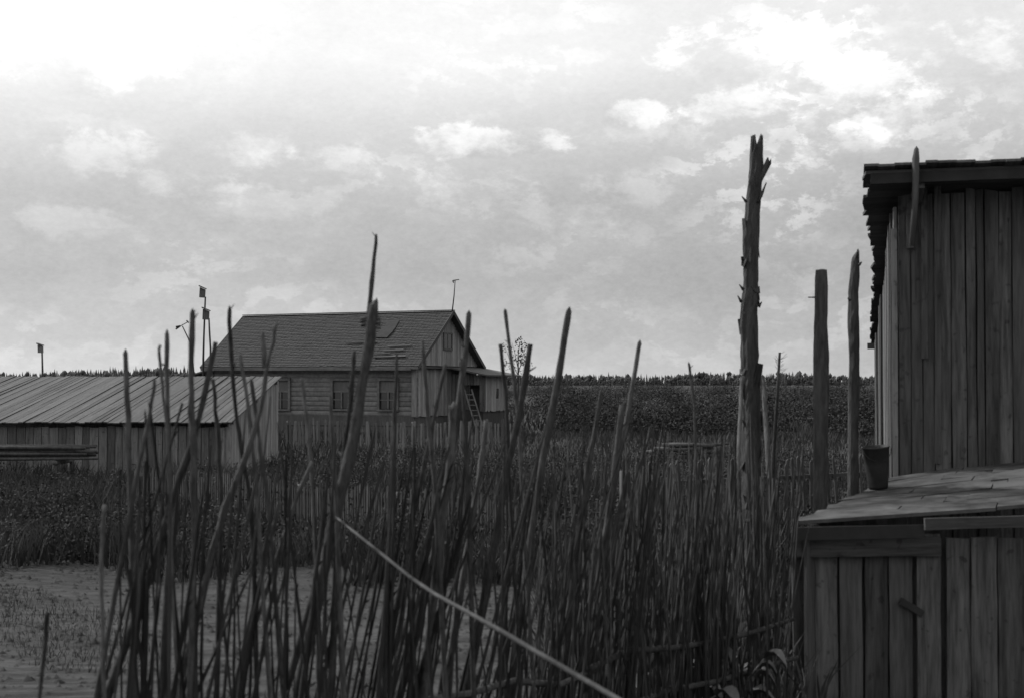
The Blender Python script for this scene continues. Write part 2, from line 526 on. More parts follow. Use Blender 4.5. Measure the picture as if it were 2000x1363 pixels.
def build_forest():
    r = np.random.default_rng(5)
    V, T = [], []
    rows = [(1315, 1.6), (1330, 2.6), (1360, 3.0), (1390, 3.4), (1430, 4.0)]
    for Y, stp in rows:
        X = -700.0
        while X < 700:
            X += stp * r.uniform(0.5, 1.5)
            px = 1000 + F * X / Y
            # skyline: a rise on the left, level on the right, with slow waves
            top = 729.0 + 2.0 * math.sin(px * 0.011 + 1) + 1.6 * math.sin(px * 0.031)
            if px < 430: top -= 10 * min(1, (430 - px) / 90.0) * (0.35 + 0.65 * min(1, max(0, px + 60) / 300))
            hh = H + (HY - top) / F * Y
            hh *= r.uniform(0.80, 1.03) if r.random() > 0.08 else r.uniform(1.05, 1.2)
            if Y < 1320: hh *= r.uniform(0.45, 0.8)
            spruce = r.random() < (0.65 if Y > 1320 else 0.15)
            n0 = len(V); y = Y + r.uniform(-8, 8)
            if spruce:
                w0 = hh * r.uniform(0.13, 0.2)
                for l in range(4):
                    zb = hh * (0.05 + 0.22 * l); zt = hh * min(1.0, 0.42 + 0.21 * l) if l < 3 else hh
                    rr = w0 * (1 - 0.22 * l); ph = r.uniform(0, 6)
                    b0 = len(V)
                    for j in range(6):
                        q = rr * r.uniform(0.7, 1.15)
                        V.append((X + q * math.cos(ph + j * 1.047), y + q * math.sin(ph + j * 1.047), zb))
                    V.append((X, y, zt))
                    for j in range(6): T.append((b0 + j, b0 + (j + 1) % 6, b0 + 6))
            else:
                w0 = hh * r.uniform(0.18, 0.28)
                for l in range(6):
                    cx, cz = X + r.uniform(-0.6, 0.6) * w0, hh * r.uniform(0.08, 0.82); q = w0 * r.uniform(0.5, 0.8)
                    b0 = len(V)
                    V += [(cx + q, y, cz), (cx, y + q, cz), (cx - q, y, cz), (cx, y - q, cz), (cx, y, min(hh, cz + q * 1.3)), (cx, y, cz - q * 1.6)]
                    for j in range(4):
                        T.append((b0 + j, b0 + (j + 1) % 4, b0 + 4)); T.append((b0 + (j + 1) % 4, b0 + j, b0 + 5))
                T.append((n0, n0 + 1, n0 + 5))
                V += [(X - 0.3, y, -0.2), (X + 0.3, y, -0.2), (X, y, hh * 0.4)]; T.append((len(V) - 3, len(V) - 2, len(V) - 1))
    tag(link('forest', quick_mesh('forest', np.array(V), np.array(T), 'forest')),
        'far dark forest forming a jagged line along the horizon', 'forest', kind='stuff')


build_forest()


# ================================================================== LOG HOUSE
HTH = R(24.15)
ZE, ZR, HW, HL = 2.883, 5.238, 3.171, 10.673            # eave, ridge, half depth, length of the roof
house = thing('log_house', 'long log house with a dark shingled gable roof in the middle distance', 'house', (-3.765, 54.0, 0), -HTH)
HM = MW[house.name]
UF = HM.to_3x3() @ Vector((0, -1, 0))                    # facade normal
UG = HM.to_3x3() @ Vector((1, 0, 0))                     # right gable normal
HI = HM.inverted()


def on_front(px, py): return HI @ on_plane(px, py, HM @ Vector((0, 0.3, 0)), UF)


PITCHR = math.atan((ZR - ZE) / HW)
XL, XR, YF, YB = -10.32, -0.35, 0.30, 2 * HW - 0.30
Z0 = 0.85
wins = []
for x0, x1, y0, y1 in ((650, 683, 742, 797), (741, 774, 742, 798), (532, 563, 742, 797)):
    a, b = on_front(x0, y1), on_front(x1, y0)
    wins.append((a.x, b.x, a.z, b.z))


def hbox(name, lo, hi, mat, parent): return box(name, lo, hi, mat, parent, HM)


hbox('foundation', (XL + 0.03, YF + 0.05, -0.2), (XR - 0.03, YB - 0.05, Z0), 'plank_dark', house)
nlog = 11
dz = (3.02 - Z0) / nlog


def round_log(name, xa, xb, yc, zc, r, parent, along='x'):
    n = 8
    vs = []
    for e in (0, 1):
        for j in range(n):
            t = 2 * math.pi * (j + 0.5) / n
            q = r * 1.06
            vs.append((0 if along == 'y' else e * (xb - xa), e * (xb - xa) if along == 'y' else 0.5 * q * math.cos(t), q * math.sin(t)) if along == 'x'
                      else (q * math.cos(t), e * (xb - xa), q * math.sin(t)))
    fs = [(j, (j + 1) % n, n + (j + 1) % n, n + j) for j in range(n)] + [tuple(range(n - 1, -1, -1)), tuple(range(n, 2 * n))]
    loc = (xa, yc, zc) if along == 'x' else (yc, xa, zc)
    return link(name, mesh(name, vs, fs, 'log'), HM @ Matrix.Translation(loc), parent)


for i in range(nlog):
    zc = Z0 + (i + 0.5) * dz
    cuts = sorted((a - 0.02, b + 0.02) for a, b, c, d in wins if zc + dz * 0.4 > c and zc - dz * 0.4 < d)
    x = XL - 0.12
    for a, b in cuts + [(XR + 0.12, None)]:
        if a - x > 0.05: round_log('log', x, a, YF + 0.11, zc, dz / 2, house)
        x = b
    round_log('log', YF, YB, XL + 0.02, zc + 0.02, dz / 2, house, 'y')
hbox('back_wall', (XL, YB - 0.15, Z0), (XR, YB, 3.0), 'plank', house)
hbox('inner_wall', (XL + 0.2, YF + 0.75, Z0), (XR - 0.2, YF + 0.8, 3.0), 'plank_dark', house)
# windows: casing, sash bars and panes, the upper light curtained
for i, (a, b, c, d) in enumerate(wins):
    wn = hbox('window', (a - 0.10, YF - 0.035, d - 0.02), (b + 0.10, YF + 0.03, d + 0.09), 'trim', house)
    hbox('sill', (a - 0.12, YF - 0.07, c - 0.09), (b + 0.12, YF + 0.03, c - 0.02), 'trim', wn)
    hbox('casing', (a - 0.10, YF - 0.03, c - 0.02), (a, YF + 0.03, d - 0.02), 'trim', wn)
    hbox('casing', (b, YF - 0.03, c - 0.02), (b + 0.10, YF + 0.03, d - 0.02), 'trim', wn)
    zs = c + (d - c) * 0.60; xm = (a + b) / 2
    hbox('transom', (a, YF + 0.015, zs - 0.03), (b, YF + 0.06, zs + 0.03), 'trim', wn)
    hbox('mullion', (xm - 0.03, YF + 0.012, c), (xm + 0.03, YF + 0.062, zs), 'trim', wn)
    zl = c + (d - c) * 0.31
    hbox('glazing_bar', (a, YF + 0.02, zl - 0.018), (xm, YF + 0.055, zl + 0.018), 'trim', wn)
    if i != 0: hbox('glazing_bar', (xm, YF + 0.02, zl - 0.018), (b, YF + 0.055, zl + 0.018), 'trim', wn)
    for q0, q1 in ((a, xm), (xm, b)):
        hbox('pane', (q0, YF + 0.065, c), (q1, YF + 0.075, zs), 'glass', wn)
    hbox('pane', (a, YF + 0.065, zs), (b, YF + 0.075, d), 'curtain', wn)

# corner boards and the cladded right end
board('corner_board', (XR + 0.03, YF - 0.03, Z0), (XR + 0.03, YF - 0.03, 3.0), 0.22, 0.05, (0, -1, 0), 'plank_pale', house, local=HM)
y = YF + 0.02
while y < YB - 0.05:
    wd = random.uniform(0.15, 0.19)
    board('wall_board', (XR + 0.02, y + wd / 2, Z0 + random.uniform(-0.04, 0.02)), (XR + 0.02, y + wd / 2, 2.78), wd - 0.02, 0.03, (1, 0, 0), 'plank_pale', house, 0.004, 0.02, local=HM)
    y += wd
# gable boards following the rake, pent cornice below, attic window
y = YF - 0.1
while y < YB + 0.1:
    wd = random.uniform(0.14, 0.18)
    yc = y + wd / 2
    zt = ZE + (HW - abs(yc - HW)) * math.tan(PITCHR) - 0.10
    if zt > 2.98: board('gable_board', (XR + 0.05, yc, 2.92), (XR + 0.05, yc, zt), wd - 0.018, 0.03, (1, 0, 0), 'plank_pale', house, 0.003, local=HM)
    y += wd
pc = board('pent_cornice', (XR + 0.12, YF - 0.2, 2.84), (XR + 0.12, YB + 0.2, 2.84), 0.07, 0.30, (1, 0, 0), 'plank_dark', house, local=HM)
aw = hbox('attic_window', (XR + 0.07, HW - 0.35, 3.66), (XR + 0.085, HW + 0.35, 4.26), 'glass', house)
for lo, hi in (((XR + 0.07, HW - 0.42, 3.58), (XR + 0.11, HW + 0.42, 3.66)), ((XR + 0.07, HW - 0.42, 4.26), (XR + 0.11, HW + 0.42, 4.33)),
               ((XR + 0.07, HW - 0.42, 3.66), (XR + 0.11, HW - 0.35, 4.26)), ((XR + 0.07, HW + 0.35, 3.66), (XR + 0.11, HW + 0.42, 4.26)),
               ((XR + 0.087, HW - 0.02, 3.66), (XR + 0.10, HW + 0.02, 4.26))):
    hbox('casing', lo, hi, 'plank', aw)


def slope_courses(front):
    """shingle courses of one roof slope: overlapping thin strips with uneven butt edges"""
    vs, fs = [], []
    nc = 34
    for k in range(nc):
        s0, s1 = k / nc, min(1.0, (k + 1.35) / nc)
        nx = 60
        for i in range(nx):
            xa, xb = -HL + HL * i / nx, -HL + HL * (i + 1) / nx
            j = random.uniform(-0.004, 0.005); lift = random.uniform(0.0, 0.004)
            pts = []
            for s, up in ((s0 - j, 0.03 + lift), (s1, 0.004)):
                yy = s * HW; zz = ZE + (ZR - ZE) * s
                ny, nz = -math.sin(PITCHR), math.cos(PITCHR)
                for dd in (up, up - 0.012):
                    pts.append((yy + ny * dd, zz + nz * dd))
            if not front: pts = [(2 * HW - p, q) for p, q in pts]
            o = len(vs)
            for xx in (xa + 0.004, xb - 0.004):
                for p, q in pts: vs.append((xx, p, q))
            fs += [(o, o + 4, o + 6, o + 2), (o + 1, o + 3, o + 7, o + 5), (o, o + 1, o + 5, o + 4), (o, o + 2, o + 3, o + 1), (o + 4, o + 5, o + 7, o + 6)]
    return vs, fs


for fr in (True, False):
    y0, y1 = (0.02, HW) if fr else (2 * HW - 0.02, HW)
    deck = []
    for zz in (-0.03, -0.09):
        deck += [(-HL + 0.02, y0, ZE + zz), (-0.02, y0, ZE + zz), (-0.02, y1, ZR + zz), (-HL + 0.02, y1, ZR + zz)]
    rp = link('roof', mesh('roof', deck, [(0, 1, 2, 3), (7, 6, 5, 4), (0, 4, 5, 1), (1, 5, 6, 2), (3, 2, 6, 7), (0, 3, 7, 4)], 'plank_dark'), HM, house)
    v, f = slope_courses(fr)
    tag(link('shingles', mesh('shingles', v, f, 'shingle'), HM, rp), kind='stuff')
    # rake boards at both ends and the eave board
    for xx in (0.005, -HL - 0.005):
        board('rake_board', (xx, y0, ZE - 0.05), (xx, y1, ZR - 0.05), 0.15, 0.03, (1, 0, 0), 'plank_dark', house, local=HM)
    board('eave_board', (-HL, y0 + (0.01 if fr else -0.01), ZE - 0.06), (0, y0 + (0.01 if fr else -0.01), ZE - 0.06), 0.12, 0.03, (0, -1, 0), 'plank', house, local=HM)
board('ridge_board', (-HL, HW, ZR + 0.035), (0.02, HW, ZR + 0.035), 0.22, 0.03, (0, 0, 1), 'plank_dark', house, 0.006, secs=9, local=HM)


def on_slope(s, x, up):
    return Vector((x, s * HW - math.sin(PITCHR) * up, ZE + (ZR - ZE) * s + math.cos(PITCHR) * up))


nrm = (0, -math.sin(PITCHR), math.cos(PITCHR))
for s, x0, x1, wd in ((0.25, -2.05, -1.1, 0.09), (0.33, -1.95, -0.9, 0.10), (0.14, -2.3, -0.8, 0.10), (0.40, -4.1, -2.6, 0.08), (0.19, -2.6, -1.6, 0.07)):
    board('patch_board', on_slope(s, x0, 0.08), on_slope(s + 0.012, x1, 0.075), wd * 0.7, 0.03, nrm, 'plank_dark', house, 0.008, local=HM)
board('roof_patch', on_slope(0.50, -2.6, 0.065), on_slope(0.82, -2.55, 0.06), 0.62, 0.02, nrm, 'tar_shade', house, 0.06, local=HM)
board('gutter', (-HL + 0.1, -0.06, ZE - 0.10), (-0.3, -0.06, ZE - 0.12), 0.09, 0.08, (0, -1, 0), 'trim', house, local=HM)

# lean-to annex on the left end
an = hbox('annex_wall', (XL - 1.7, 1.2, -0.2), (XL - 0.03, 5.0, 2.35), 'plank', house)
board('annex_roof', (XL - 2.1, 3.1, 2.40), (XL + 0.02, 3.1, 2.95), 4.4, 0.07, (0.25, 0, 1), 'plank_dark', house, local=HM)

# porch on the right end
PX, PY0, PY1 = 1.20, 3.6, 6.0
porch = hbox('porch', (XR + 0.05, PY0 + 0.08, -0.2), (PX - 0.06, PY1 - 0.06, 1.05), 'plank_dark', house)
y = PY0
while y < PY1 - 0.05:
    wd = random.uniform(0.13, 0.17)
    z1 = 2.52
    ym = y + wd / 2
    if abs(ym - 4.95) < 0.16:
        board('porch_board', (PX, ym, 1.02), (PX, ym, 1.55), wd - 0.02, 0.03, (1, 0, 0), 'plank_pale', porch, 0.003, local=HM)
        board('porch_board', (PX, ym, 1.98), (PX, ym, z1), wd - 0.02, 0.03, (1, 0, 0), 'plank_pale', porch, 0.003, local=HM)
    else:
        board('porch_board', (PX, ym, 1.02 + random.uniform(-0.03, 0.02)), (PX, ym, z1), wd - 0.02, 0.03, (1, 0, 0), 'plank_pale', porch, 0.003, local=HM)
    y += wd
hbox('porch_window', (PX - 0.04, 4.78, 1.5), (PX - 0.025, 5.12, 2.0), 'glass', porch)
x = XR + 0.08
while x < PX:
    wd = random.uniform(0.13, 0.17)
    xm = x + wd / 2
    door = 0.30 < xm < 1.0
    zb = 2.12 if door else 1.02
    board('porch_board', (xm, PY0, zb), (xm, PY0, 2.58 - 0.03 * xm), wd - 0.02, 0.03, (0, -1, 0), 'plank', porch, 0.003, local=HM)
    x += wd
hbox('door_recess', (0.28, PY0 + 0.6, 1.06), (1.02, PY0 + 0.64, 2.15), 'plank_dark', porch)
board('porch_post', (PX + 0.02, PY0 - 0.02, 1.0), (PX + 0.02, PY0 - 0.02, 2.5), 0.10, 0.10, (0, -1, 0), 'plank', porch, local=HM)
board('porch_roof', (XR + 0.03, 4.9, 2.86), (PX + 0.4, 4.9, 2.52), 3.5, 0.06, (0.15, 0, 1), 'plank_dark', porch, local=HM)

# mast on the ridge
mb = HM @ Vector((-0.06, HW, ZR + 0.0)); mt = at(889, 547, mb.y)
ant = thing('antenna_mast', 'thin mast with a short crossbar at the ridge end of the log house', 'mast', mb)
tube('mast', [mb, (mb + mt) / 2 + Vector((0.015, 0, 0)), mt], [0.03, 0.025, 0.02], 'metal', ant, 5)
tube('crossbar', [mt + Vector((-0.10, 0, -0.03)), mt + Vector((0.17, 0, 0.01))], [0.025, 0.018], 'metal', ant, 5)
tube('bracket', [mt + Vector((-0.10, 0, -0.03)), mt + Vector((-0.07, 0, -0.14))], [0.04, 0.015], 'metal', ant, 5)

# ladder at the porch
lad = thing('ladder', 'pale wooden ladder leaning against the porch doorway of the log house', 'ladder', at(938, 850, 55.6) * Vector((1, 1, 0)) if False else (at(940, 850, 55.6).x, 55.6, 0))
lb, lt = Vector((at(942, 850, 55.6).x, 55.6, 0.0)), at(914, 760, 56.35)
sx = Vector((0.20, 0.03, 0))
for s in (-1, 1): board('ladder_rail', lb + sx * s * 0.75, lt + sx * s * 0.75, 0.06, 0.05, (0, -1, 0.2), 'plank', lad)
for k in range(1, 9):
    c = lb.lerp(lt, k / 9.0)
    board('rung', c - sx * 0.7, c + sx * 0.7, 0.035, 0.03, (0, -1, 0.2), 'plank', lad)


# ================================================================== LOW BARN ON THE LEFT
barn = thing('low_barn', 'low barn with a broad roof of pale slanting boards, left of the log house', 'barn', (-11.5, 35.4, 0))
BX0, BX1, BY0, BY1 = -17.0, -6.62, 32.0, 38.7
ze, zr = 1.29, 2.34
x = BX0
while x < BX1:
    wd = random.uniform(0.10, 0.16)
    lift = random.choice((0.0, 0.010, 0.018)) + random.uniform(0, 0.006)
    board('roof_board', (x + wd / 2, BY0 - random.uniform(0.16, 0.30), ze - 0.03 + lift), (x + wd / 2 + random.uniform(-0.02, 0.02), BY1 + random.uniform(0.05, 0.2), zr + 0.03 + lift),
          wd - random.choice((0.004, 0.006, 0.010, 0.018)), 0.025, (0, -0.15, 1), 'roof_board', barn, 0.008, 0.04, secs=4)
    x += wd
for yy in (32.3, 35.3, 38.3):
    zz = ze + (zr - ze) * (yy - BY0) / (BY1 - BY0) - 0.075
    board('purlin', (BX0, yy, zz), (BX1 - 0.05, yy, zz), 0.10, 0.08, (0, 0, 1), 'plank_dark', barn)
x = BX0 + 0.1
while x < BX1 - 0.12:
    wd = random.uniform(0.16, 0.22)
    board('wall_plank', (x + wd / 2, BY0 + 0.02, -0.1), (x + wd / 2, BY0 + 0.02, ze - 0.12 + random.uniform(-0.03, 0.02)), wd - 0.015, 0.03, (0, -1, 0), 'plank', barn, 0.005, 0.02)
    x += wd
y = BY0 + 0.05
while y < BY1:
    wd = random.uniform(0.15, 0.22)
    zt = ze + (zr - ze) * (y - BY0) / (BY1 - BY0) - 0.07
    board('end_plank', (BX1 - 0.13, y + wd / 2, -0.1), (BX1 - 0.13, y + wd / 2, zt), wd - 0.02, 0.03, (1, 0, 0), 'plank_pale', barn, 0.006, 0.02)
    y += wd
board('back_wall', ((BX0 + BX1) / 2, BY1, -0.1), ((BX0 + BX1) / 2, BY1, zr - 0.08), BX1 - BX0 - 0.3, 0.04, (0, 1, 0), 'plank', barn)

# poles stacked before the barn
st = thing('pole_stack', 'stack of long grey poles lying before the low barn at the left edge', 'pole stack', (-10.6, 29.0, 0))
for k in range(26):
    row = k % 9; lv = k // 9
    yy = 28.4 + row * 0.095 + random.uniform(-0.03, 0.03); zz = 0.62 + lv * 0.10 + random.uniform(-0.025, 0.035)
    xe = at(193 - random.uniform(0, 45), 870, yy).x
    tube('pole', [(-15.0, yy + random.uniform(-0.1, 0.1), zz), (-12, yy, zz + random.uniform(-0.02, 0.02)), (xe, yy, zz + random.uniform(-0.02, 0.04))], [0.045, 0.04, 0.028], 'pole_grey', st, 6, 0.05, seed=k)
for xx in (-14.0, -11.9, -9.6):
    for yy in (28.5, 29.4):
        tube('trestle_leg', [(xx, yy, -0.1), (xx, yy, 0.56)], [0.06, 0.06], 'plank_dark', st, 6)
    tube('trestle_beam', [(xx, 28.3, 0.53), (xx, 29.5, 0.53)], [0.05, 0.05], 'plank_dark', st, 6)


# ================================================================== BIRDHOUSES AND VANE
def birdhouse(label, px, py0, py1, wpx, Y, pole, tilt, flip=1):
    base = at(pole[-1][0], 748, Y); base.z = 0
    t = thing('birdhouse', label, 'birdhouse', base, group='birdhouses on tall poles')
    pts = [Vector((base.x, Y, -0.2))] + [at(a, b, Y) for a, b in reversed(pole)]
    tube('pole', pts, [0.05] + [0.045 - 0.02 * i / len(pts) for i in range(len(pts) - 1)], 'stake', t, 6, 0.05)
    c = at(px, (py0 + py1) / 2, Y); hw = wpx / F * Y / 2; hh = (py1 - py0) / F * Y / 2
    dr = hw * 0.55
    # front and sides: a box with a roof falling to the right
    vs = []
    for yy in (-hw, hw):
        vs += [(-hw * 0.85, yy, -hh), (hw * 0.85, yy, -hh), (hw * 0.85, yy, hh - dr * 1.2 - 0.05), (-hw * 0.85, yy, hh - 0.05)]
    fs = [(0, 1, 2, 3), (7, 6, 5, 4), (0, 4, 5, 1), (1, 5, 6, 2), (2, 6, 7, 3), (3, 7, 4, 0)]
    mw = Matrix.Translation(c) @ Matrix.Rotation(R(tilt), 4, 'Y') @ Matrix.Scale(flip, 4, (1, 0, 0)) @ Matrix.Translation((0, -hw - 0.03, 0))
    b = link('nest_box', mesh('nest_box', vs, fs, 'plank'), mw, t)
    rv = []
    for yy in (-hw - 0.08, hw + 0.02):
        rv += [(-hw * 1.1, yy, hh - 0.02), (hw * 1.15, yy, hh - dr * 1.5 - 0.02), (hw * 1.15, yy, hh - dr * 1.5 + 0.02), (-hw * 1.1, yy, hh + 0.03)]
    link('roof', mesh('roof', rv, fs, 'plank_dark'), mw, t)
    n = 8
    hv = [(0.3 * hw * math.cos(k * 0.785), -hw - 0.004, 0.3 * hh + 0.3 * hw * math.sin(k * 0.785)) for k in range(n)]
    link('entrance_hole', mesh('entrance_hole', hv, [tuple(range(n))], 'glass'), mw, b)
    return t


birdhouse('upper birdhouse of the pair on poles beside the log house', 397, 560, 582, 11, 57.6, [(401, 580), (400, 605), (398, 660), (397, 700)], 3)
birdhouse('lower birdhouse of the pair on poles beside the log house', 404, 602, 625, 12.5, 57.0, [(408, 622), (409, 645), (411, 680), (411, 720)], 2)
birdhouse('lone birdhouse on a thin pole above the low barn at far left', 81, 671, 689, 9.5, 60.0, [(82, 688), (83, 725)], -2)

vb = at(378, 735, 46.0); vt = at(356, 637, 46.0)
vane = thing('wind_vane', 'wooden arrow wind vane on a thin leaning rod left of the birdhouses', 'wind vane', (at(396, 800, 46).x, 46.0, 0))
tube('rod', [(at(396, 800, 46).x, 46.0, -0.1), at(372, 670, 46.0), vt], [0.04, 0.025, 0.018], 'plank_dark', vane, 6)
a, b = at(345, 641, 45.97), at(367, 629, 45.97)
tube('arrow_shaft', [a, b], [0.018, 0.014], 'plank_dark', vane, 5)
for dzv, s in ((0.07, 0.10), (-0.06, 0.10)):
    board('tail_fin', a + Vector((-0.03, 0, dzv * 0.6)), a + Vector((0.12, 0, 0.07)), 0.055, 0.02, (0, -1, 0), 'plank_dark', vane)
board('arrow_head', b + Vector((-0.05, 0, 0.05)), b + Vector((0.03, 0, -0.03)), 0.04, 0.02, (0, -1, 0), 'plank_dark', vane)


# ================================================================== SMALL TREE BY THE HOUSE
def small_tree():
    Y = 66.0
    b = at(1008, 748, Y); b.z = 0
    t = thing('young_tree', 'sparse young tree behind the porch of the log house', 'tree', b)
    top = at(1012, 690, Y)
    tube('trunk', [b + Vector((0, 0, -0.1)), b.lerp(top, 0.5) + Vector((0.05, 0, 0)), top, at(1016, 668, Y)], [0.06, 0.045, 0.025, 0.01], 'stake', t, 6, 0.1)
    for k, (px, py) in enumerate(((985, 675), (1028, 672), (994, 700), (1030, 700), (1000, 668), (1022, 715))):
        p = b.lerp(top, 0.62 + 0.05 * k)
        tube('branch', [p, p.lerp(at(px, py, Y + random.uniform(-0.5, 0.5)), 0.55) + Vector((0, 0, 0.06)), at(px, py, Y + random.uniform(-0.5, 0.5))], [0.02, 0.013, 0.006], 'stake', t, 5)
    r = np.random.default_rng(3)
    Vs, Qs, o = [], [], 0
    for cx, cy, n in ((984, 680, 40), (1014, 668, 45), (1024, 676, 40), (1005, 700, 35), (1020, 700, 75), (1030, 712, 50), (990, 712, 30), (1012, 725, 30), (1000, 682, 16), (1020, 688, 40)):
        V, Q = leaf_cloud(at(cx, cy, Y), 0.26, 0.5, 0.26, n, 0.052, r)
        Vs.append(V); Qs.append(Q + o); o += len(V)
    V = np.concatenate(Vs) - np.array(b)
    link('crown', quick_mesh('crown', V, np.concatenate(Qs), 'scrub'), Matrix.Translation(b), t)


small_tree()


# ================================================================== LOG PILES IN THE FIELD
def log_pile(label, px0, px1, Y, rows, r0, seed):
    rs = random.Random(seed)
    xa, xb = at(px0, 800, Y).x, at(px1, 800, Y).x
    t = thing('log_pile', label, 'log pile', ((xa + xb) / 2, Y, 0))
    n = 5
    for lv in range(rows):
        for k in range(max(2, n - lv // 2)):
            r = r0 * rs.uniform(0.75, 1.1)
            z = r0 + lv * r0 * 1.75
            yy = Y + (k - n / 2) * r0 * 2.05 + (lv % 2) * r0
            e0, e1 = xa + rs.uniform(-0.5, 0.9), xb - rs.uniform(-0.5, 1.1)
            tube('log', [(e0, yy, z), ((e0 + e1) / 2, yy + rs.uniform(-0.03, 0.03), z + rs.uniform(-0.03, 0.03)), (e1, yy, z + rs.uniform(-0.03, 0.06))], [r * 1.1, r, r * 0.85], 'pole_grey', t, 7, 0.06, seed=seed + lv * 9 + k)


log_pile('low remnant of a log pile in the field left of the tallest dead trunk', 1295, 1400, 40.0, 4, 0.06, 9)


# ================================================================== PICKET FENCES
def picket_fence(name, label, p0, p1, pitch, wd, hgt, mat, seed, rough=0.04, lean=0.02):
    rs = random.Random(seed)
    p0, p1 = Vector(p0), Vector(p1)
    d = (p1 - p0); L = d.length; d.normalize()
    t = thing(name, label, 'fence', p0)
    nrmv = Vector((d.y, -d.x, 0))
    if nrmv.y > 0: nrmv = -nrmv
    for z in (hgt * 0.28, hgt * 0.80):
        board('rail', p0 + Vector((0, 0, z)) - nrmv * 0.03, p1 + Vector((0, 0, z)) - nrmv * 0.03, 0.05, 0.035, nrmv, 'plank_dark', t)
    k = 0
    while k * 2.2 < L:
        q = p0 + d * k * 2.2 - nrmv * 0.09
        tube('post', [q + Vector((0, 0, -0.2)), q + Vector((0, 0, hgt * 0.95))], [0.05, 0.045], 'plank_dark', t, 6); k += 1
    s, n = 0.0, 0
    variants = []
    for v in range(8):
        h = hgt * rs.uniform(0.88, 1.05); ww = wd * rs.uniform(0.8, 1.2) / 2
        tp = rs.uniform(0.01, 0.05)
        vs = [(-ww, -0.008, 0.04), (ww, -0.008, 0.04), (ww, 0.008, 0.04), (-ww, 0.008, 0.04), (-ww, -0.008, h), (ww, -0.008, h), (ww, 0.008, h), (-ww, 0.008, h), (0, -0.008, h + tp), (0, 0.008, h + tp)]
        variants.append(mesh('picket', vs, [(3, 2, 1, 0), (0, 1, 5, 8, 4), (2, 3, 7, 9, 6), (1, 2, 6, 5), (3, 0, 4, 7), (4, 8, 9, 7), (8, 5, 6, 9)], mat))
    while s < L and n < 290:
        if rs.random() > 0.05:
            q = p0 + d * s + Vector((0, 0, gz(p0.x + d.x * s, p0.y + d.y * s) * 0.5))
            mw = Matrix.Translation(q) @ Matrix.Rotation(math.atan2(d.y, d.x) + rs.uniform(-0.06, 0.06), 4, 'Z') @ Matrix.Rotation(rs.gauss(0, lean), 4, 'Y')
            link('picket', rs.choice(variants), mw, t)
        s += pitch * rs.uniform(0.85, 1.2); n += 1


picket_fence('picket_fence', 'low fence of thin grey pickets across the field behind the stakes',
             (at(265, 960, 23.5).x, 23.5, 0), (at(1010, 1000, 17.5).x, 17.5, 0), 0.052, 0.030, 0.70, 'pole_grey', 4)
picket_fence('picket_fence', 'grey picket fence standing right before the log house',
             (at(560, 900, 45.0).x, 45.0, 0), (at(1010, 900, 43.0).x, 43.0, 0), 0.10, 0.065, 1.0, 'plank', 12, lean=0.04)
picket_fence('paling_fence', 'uneven grey paling fence between the dead trunk and the shed',
             (at(1225, 900, 17.0).x, 17.0, 0), (at(1755, 900, 19.5).x, 19.5, 0), 0.085, 0.045, 1.15, 'pole_grey', 6, lean=0.07)


# ================================================================== TALL SHED ON THE RIGHT
shed = thing('tall_shed', 'tall shed of rough vertical planks with an overhanging roof at the right edge', 'shed', (4.6, 13.0, 0))
C0 = Vector((755 / F * 11.0, 11.0, 0))                   # near left corner
DS = Vector((1.2, 5.0, 0)).normalized()                  # along the side wall, away
DF = Vector((DS.y, -DS.x, 0))                            # along the front, to the right
SL = 5.1
ZF = 3.755                               # top of the front wall
ZB = 2.74                                                # top of the back wall


def roofz(s): return ZF + (ZB - ZF) * s / SL


x = 0.0
k = 0
tones = ['plank_shed', 'plank_shed', 'plank_dark', 'plank_shed', 'plank_shed', 'plank_shed', 'plank_dark', 'plank_shed', 'plank_shed', 'plank_dark']
while x < 4.4:
    wd = random.uniform(0.055, 0.135)
    off = random.choice((0.0, 0.0, 0.018, 0.022)) + 0.02
    c = C0 + DF * (x + wd / 2) - DS * off
    board('wall_plank', c, c + Vector((0, 0, ZF + random.uniform(-0.03, 0.015))), wd - random.choice((0.003, 0.004, 0.008, 0.012)), 0.024, -DS, tones[k % 10], shed, 0.006, 0.02, secs=5)
    x += wd; k += 1
s = 0.05
while s < SL:
    wd = random.uniform(0.13, 0.19)
    c = C0 + DS * (s + wd / 2) - DF * (0.02 + random.choice((0, 0.02)))
    board('side_plank', c, c + Vector((0, 0, roofz(s) - 0.10)), wd - 0.012, 0.024, -DF, random.choice(('plank_shed', 'plank', 'plank_shed')), shed, 0.006, secs=3)
    s += wd
c = C0 - DS * 0.055 - DF * 0.03
board('corner_batten', c + Vector((0, 0, 0)), c + Vector((0, 0, ZF - 0.30)), 0.045, 0.03, -DS, 'plank', shed, 0.004, secs=5)
for (px, y0, y1, wpx) in ((1777, 388, 485, 13), (1806, 352, 700, 12), (1832, 350, 905, 13)):
    q0, q1 = on_plane(px, y1, C0 - DS * 0.07, DS), on_plane(px, y0, C0 - DS * 0.07, DS)
    board('batten', q0, q1, wpx / F * 11, 0.022, -DS, 'plank_shed', shed, 0.004, 0.01)
# backing so that no light comes through from behind
board('inner_wall', C0 + DS * 0.10 + DF * 2.2, C0 + DS * 0.10 + DF * 2.2 + Vector((0, 0, ZF - 0.15)), 4.2, 0.02, -DS, 'plank_dark', shed)
board('back_wall', C0 + DS * SL + DF * 2.2, C0 + DS * SL + DF * 2.2 + Vector((0, 0, ZB - 0.03)), 4.3, 0.03, DS, 'plank_dark', shed)
# roof boards run across, ragged ends at the left
edge = [(-0.45, 1690), (-0.1, 1697), (0.12, 1695), (0.2, 1690), (0.55, 1693), (1.1, 1700), (1.9, 1706), (2.9, 1706), (4.0, 1703), (5.5, 1700)]


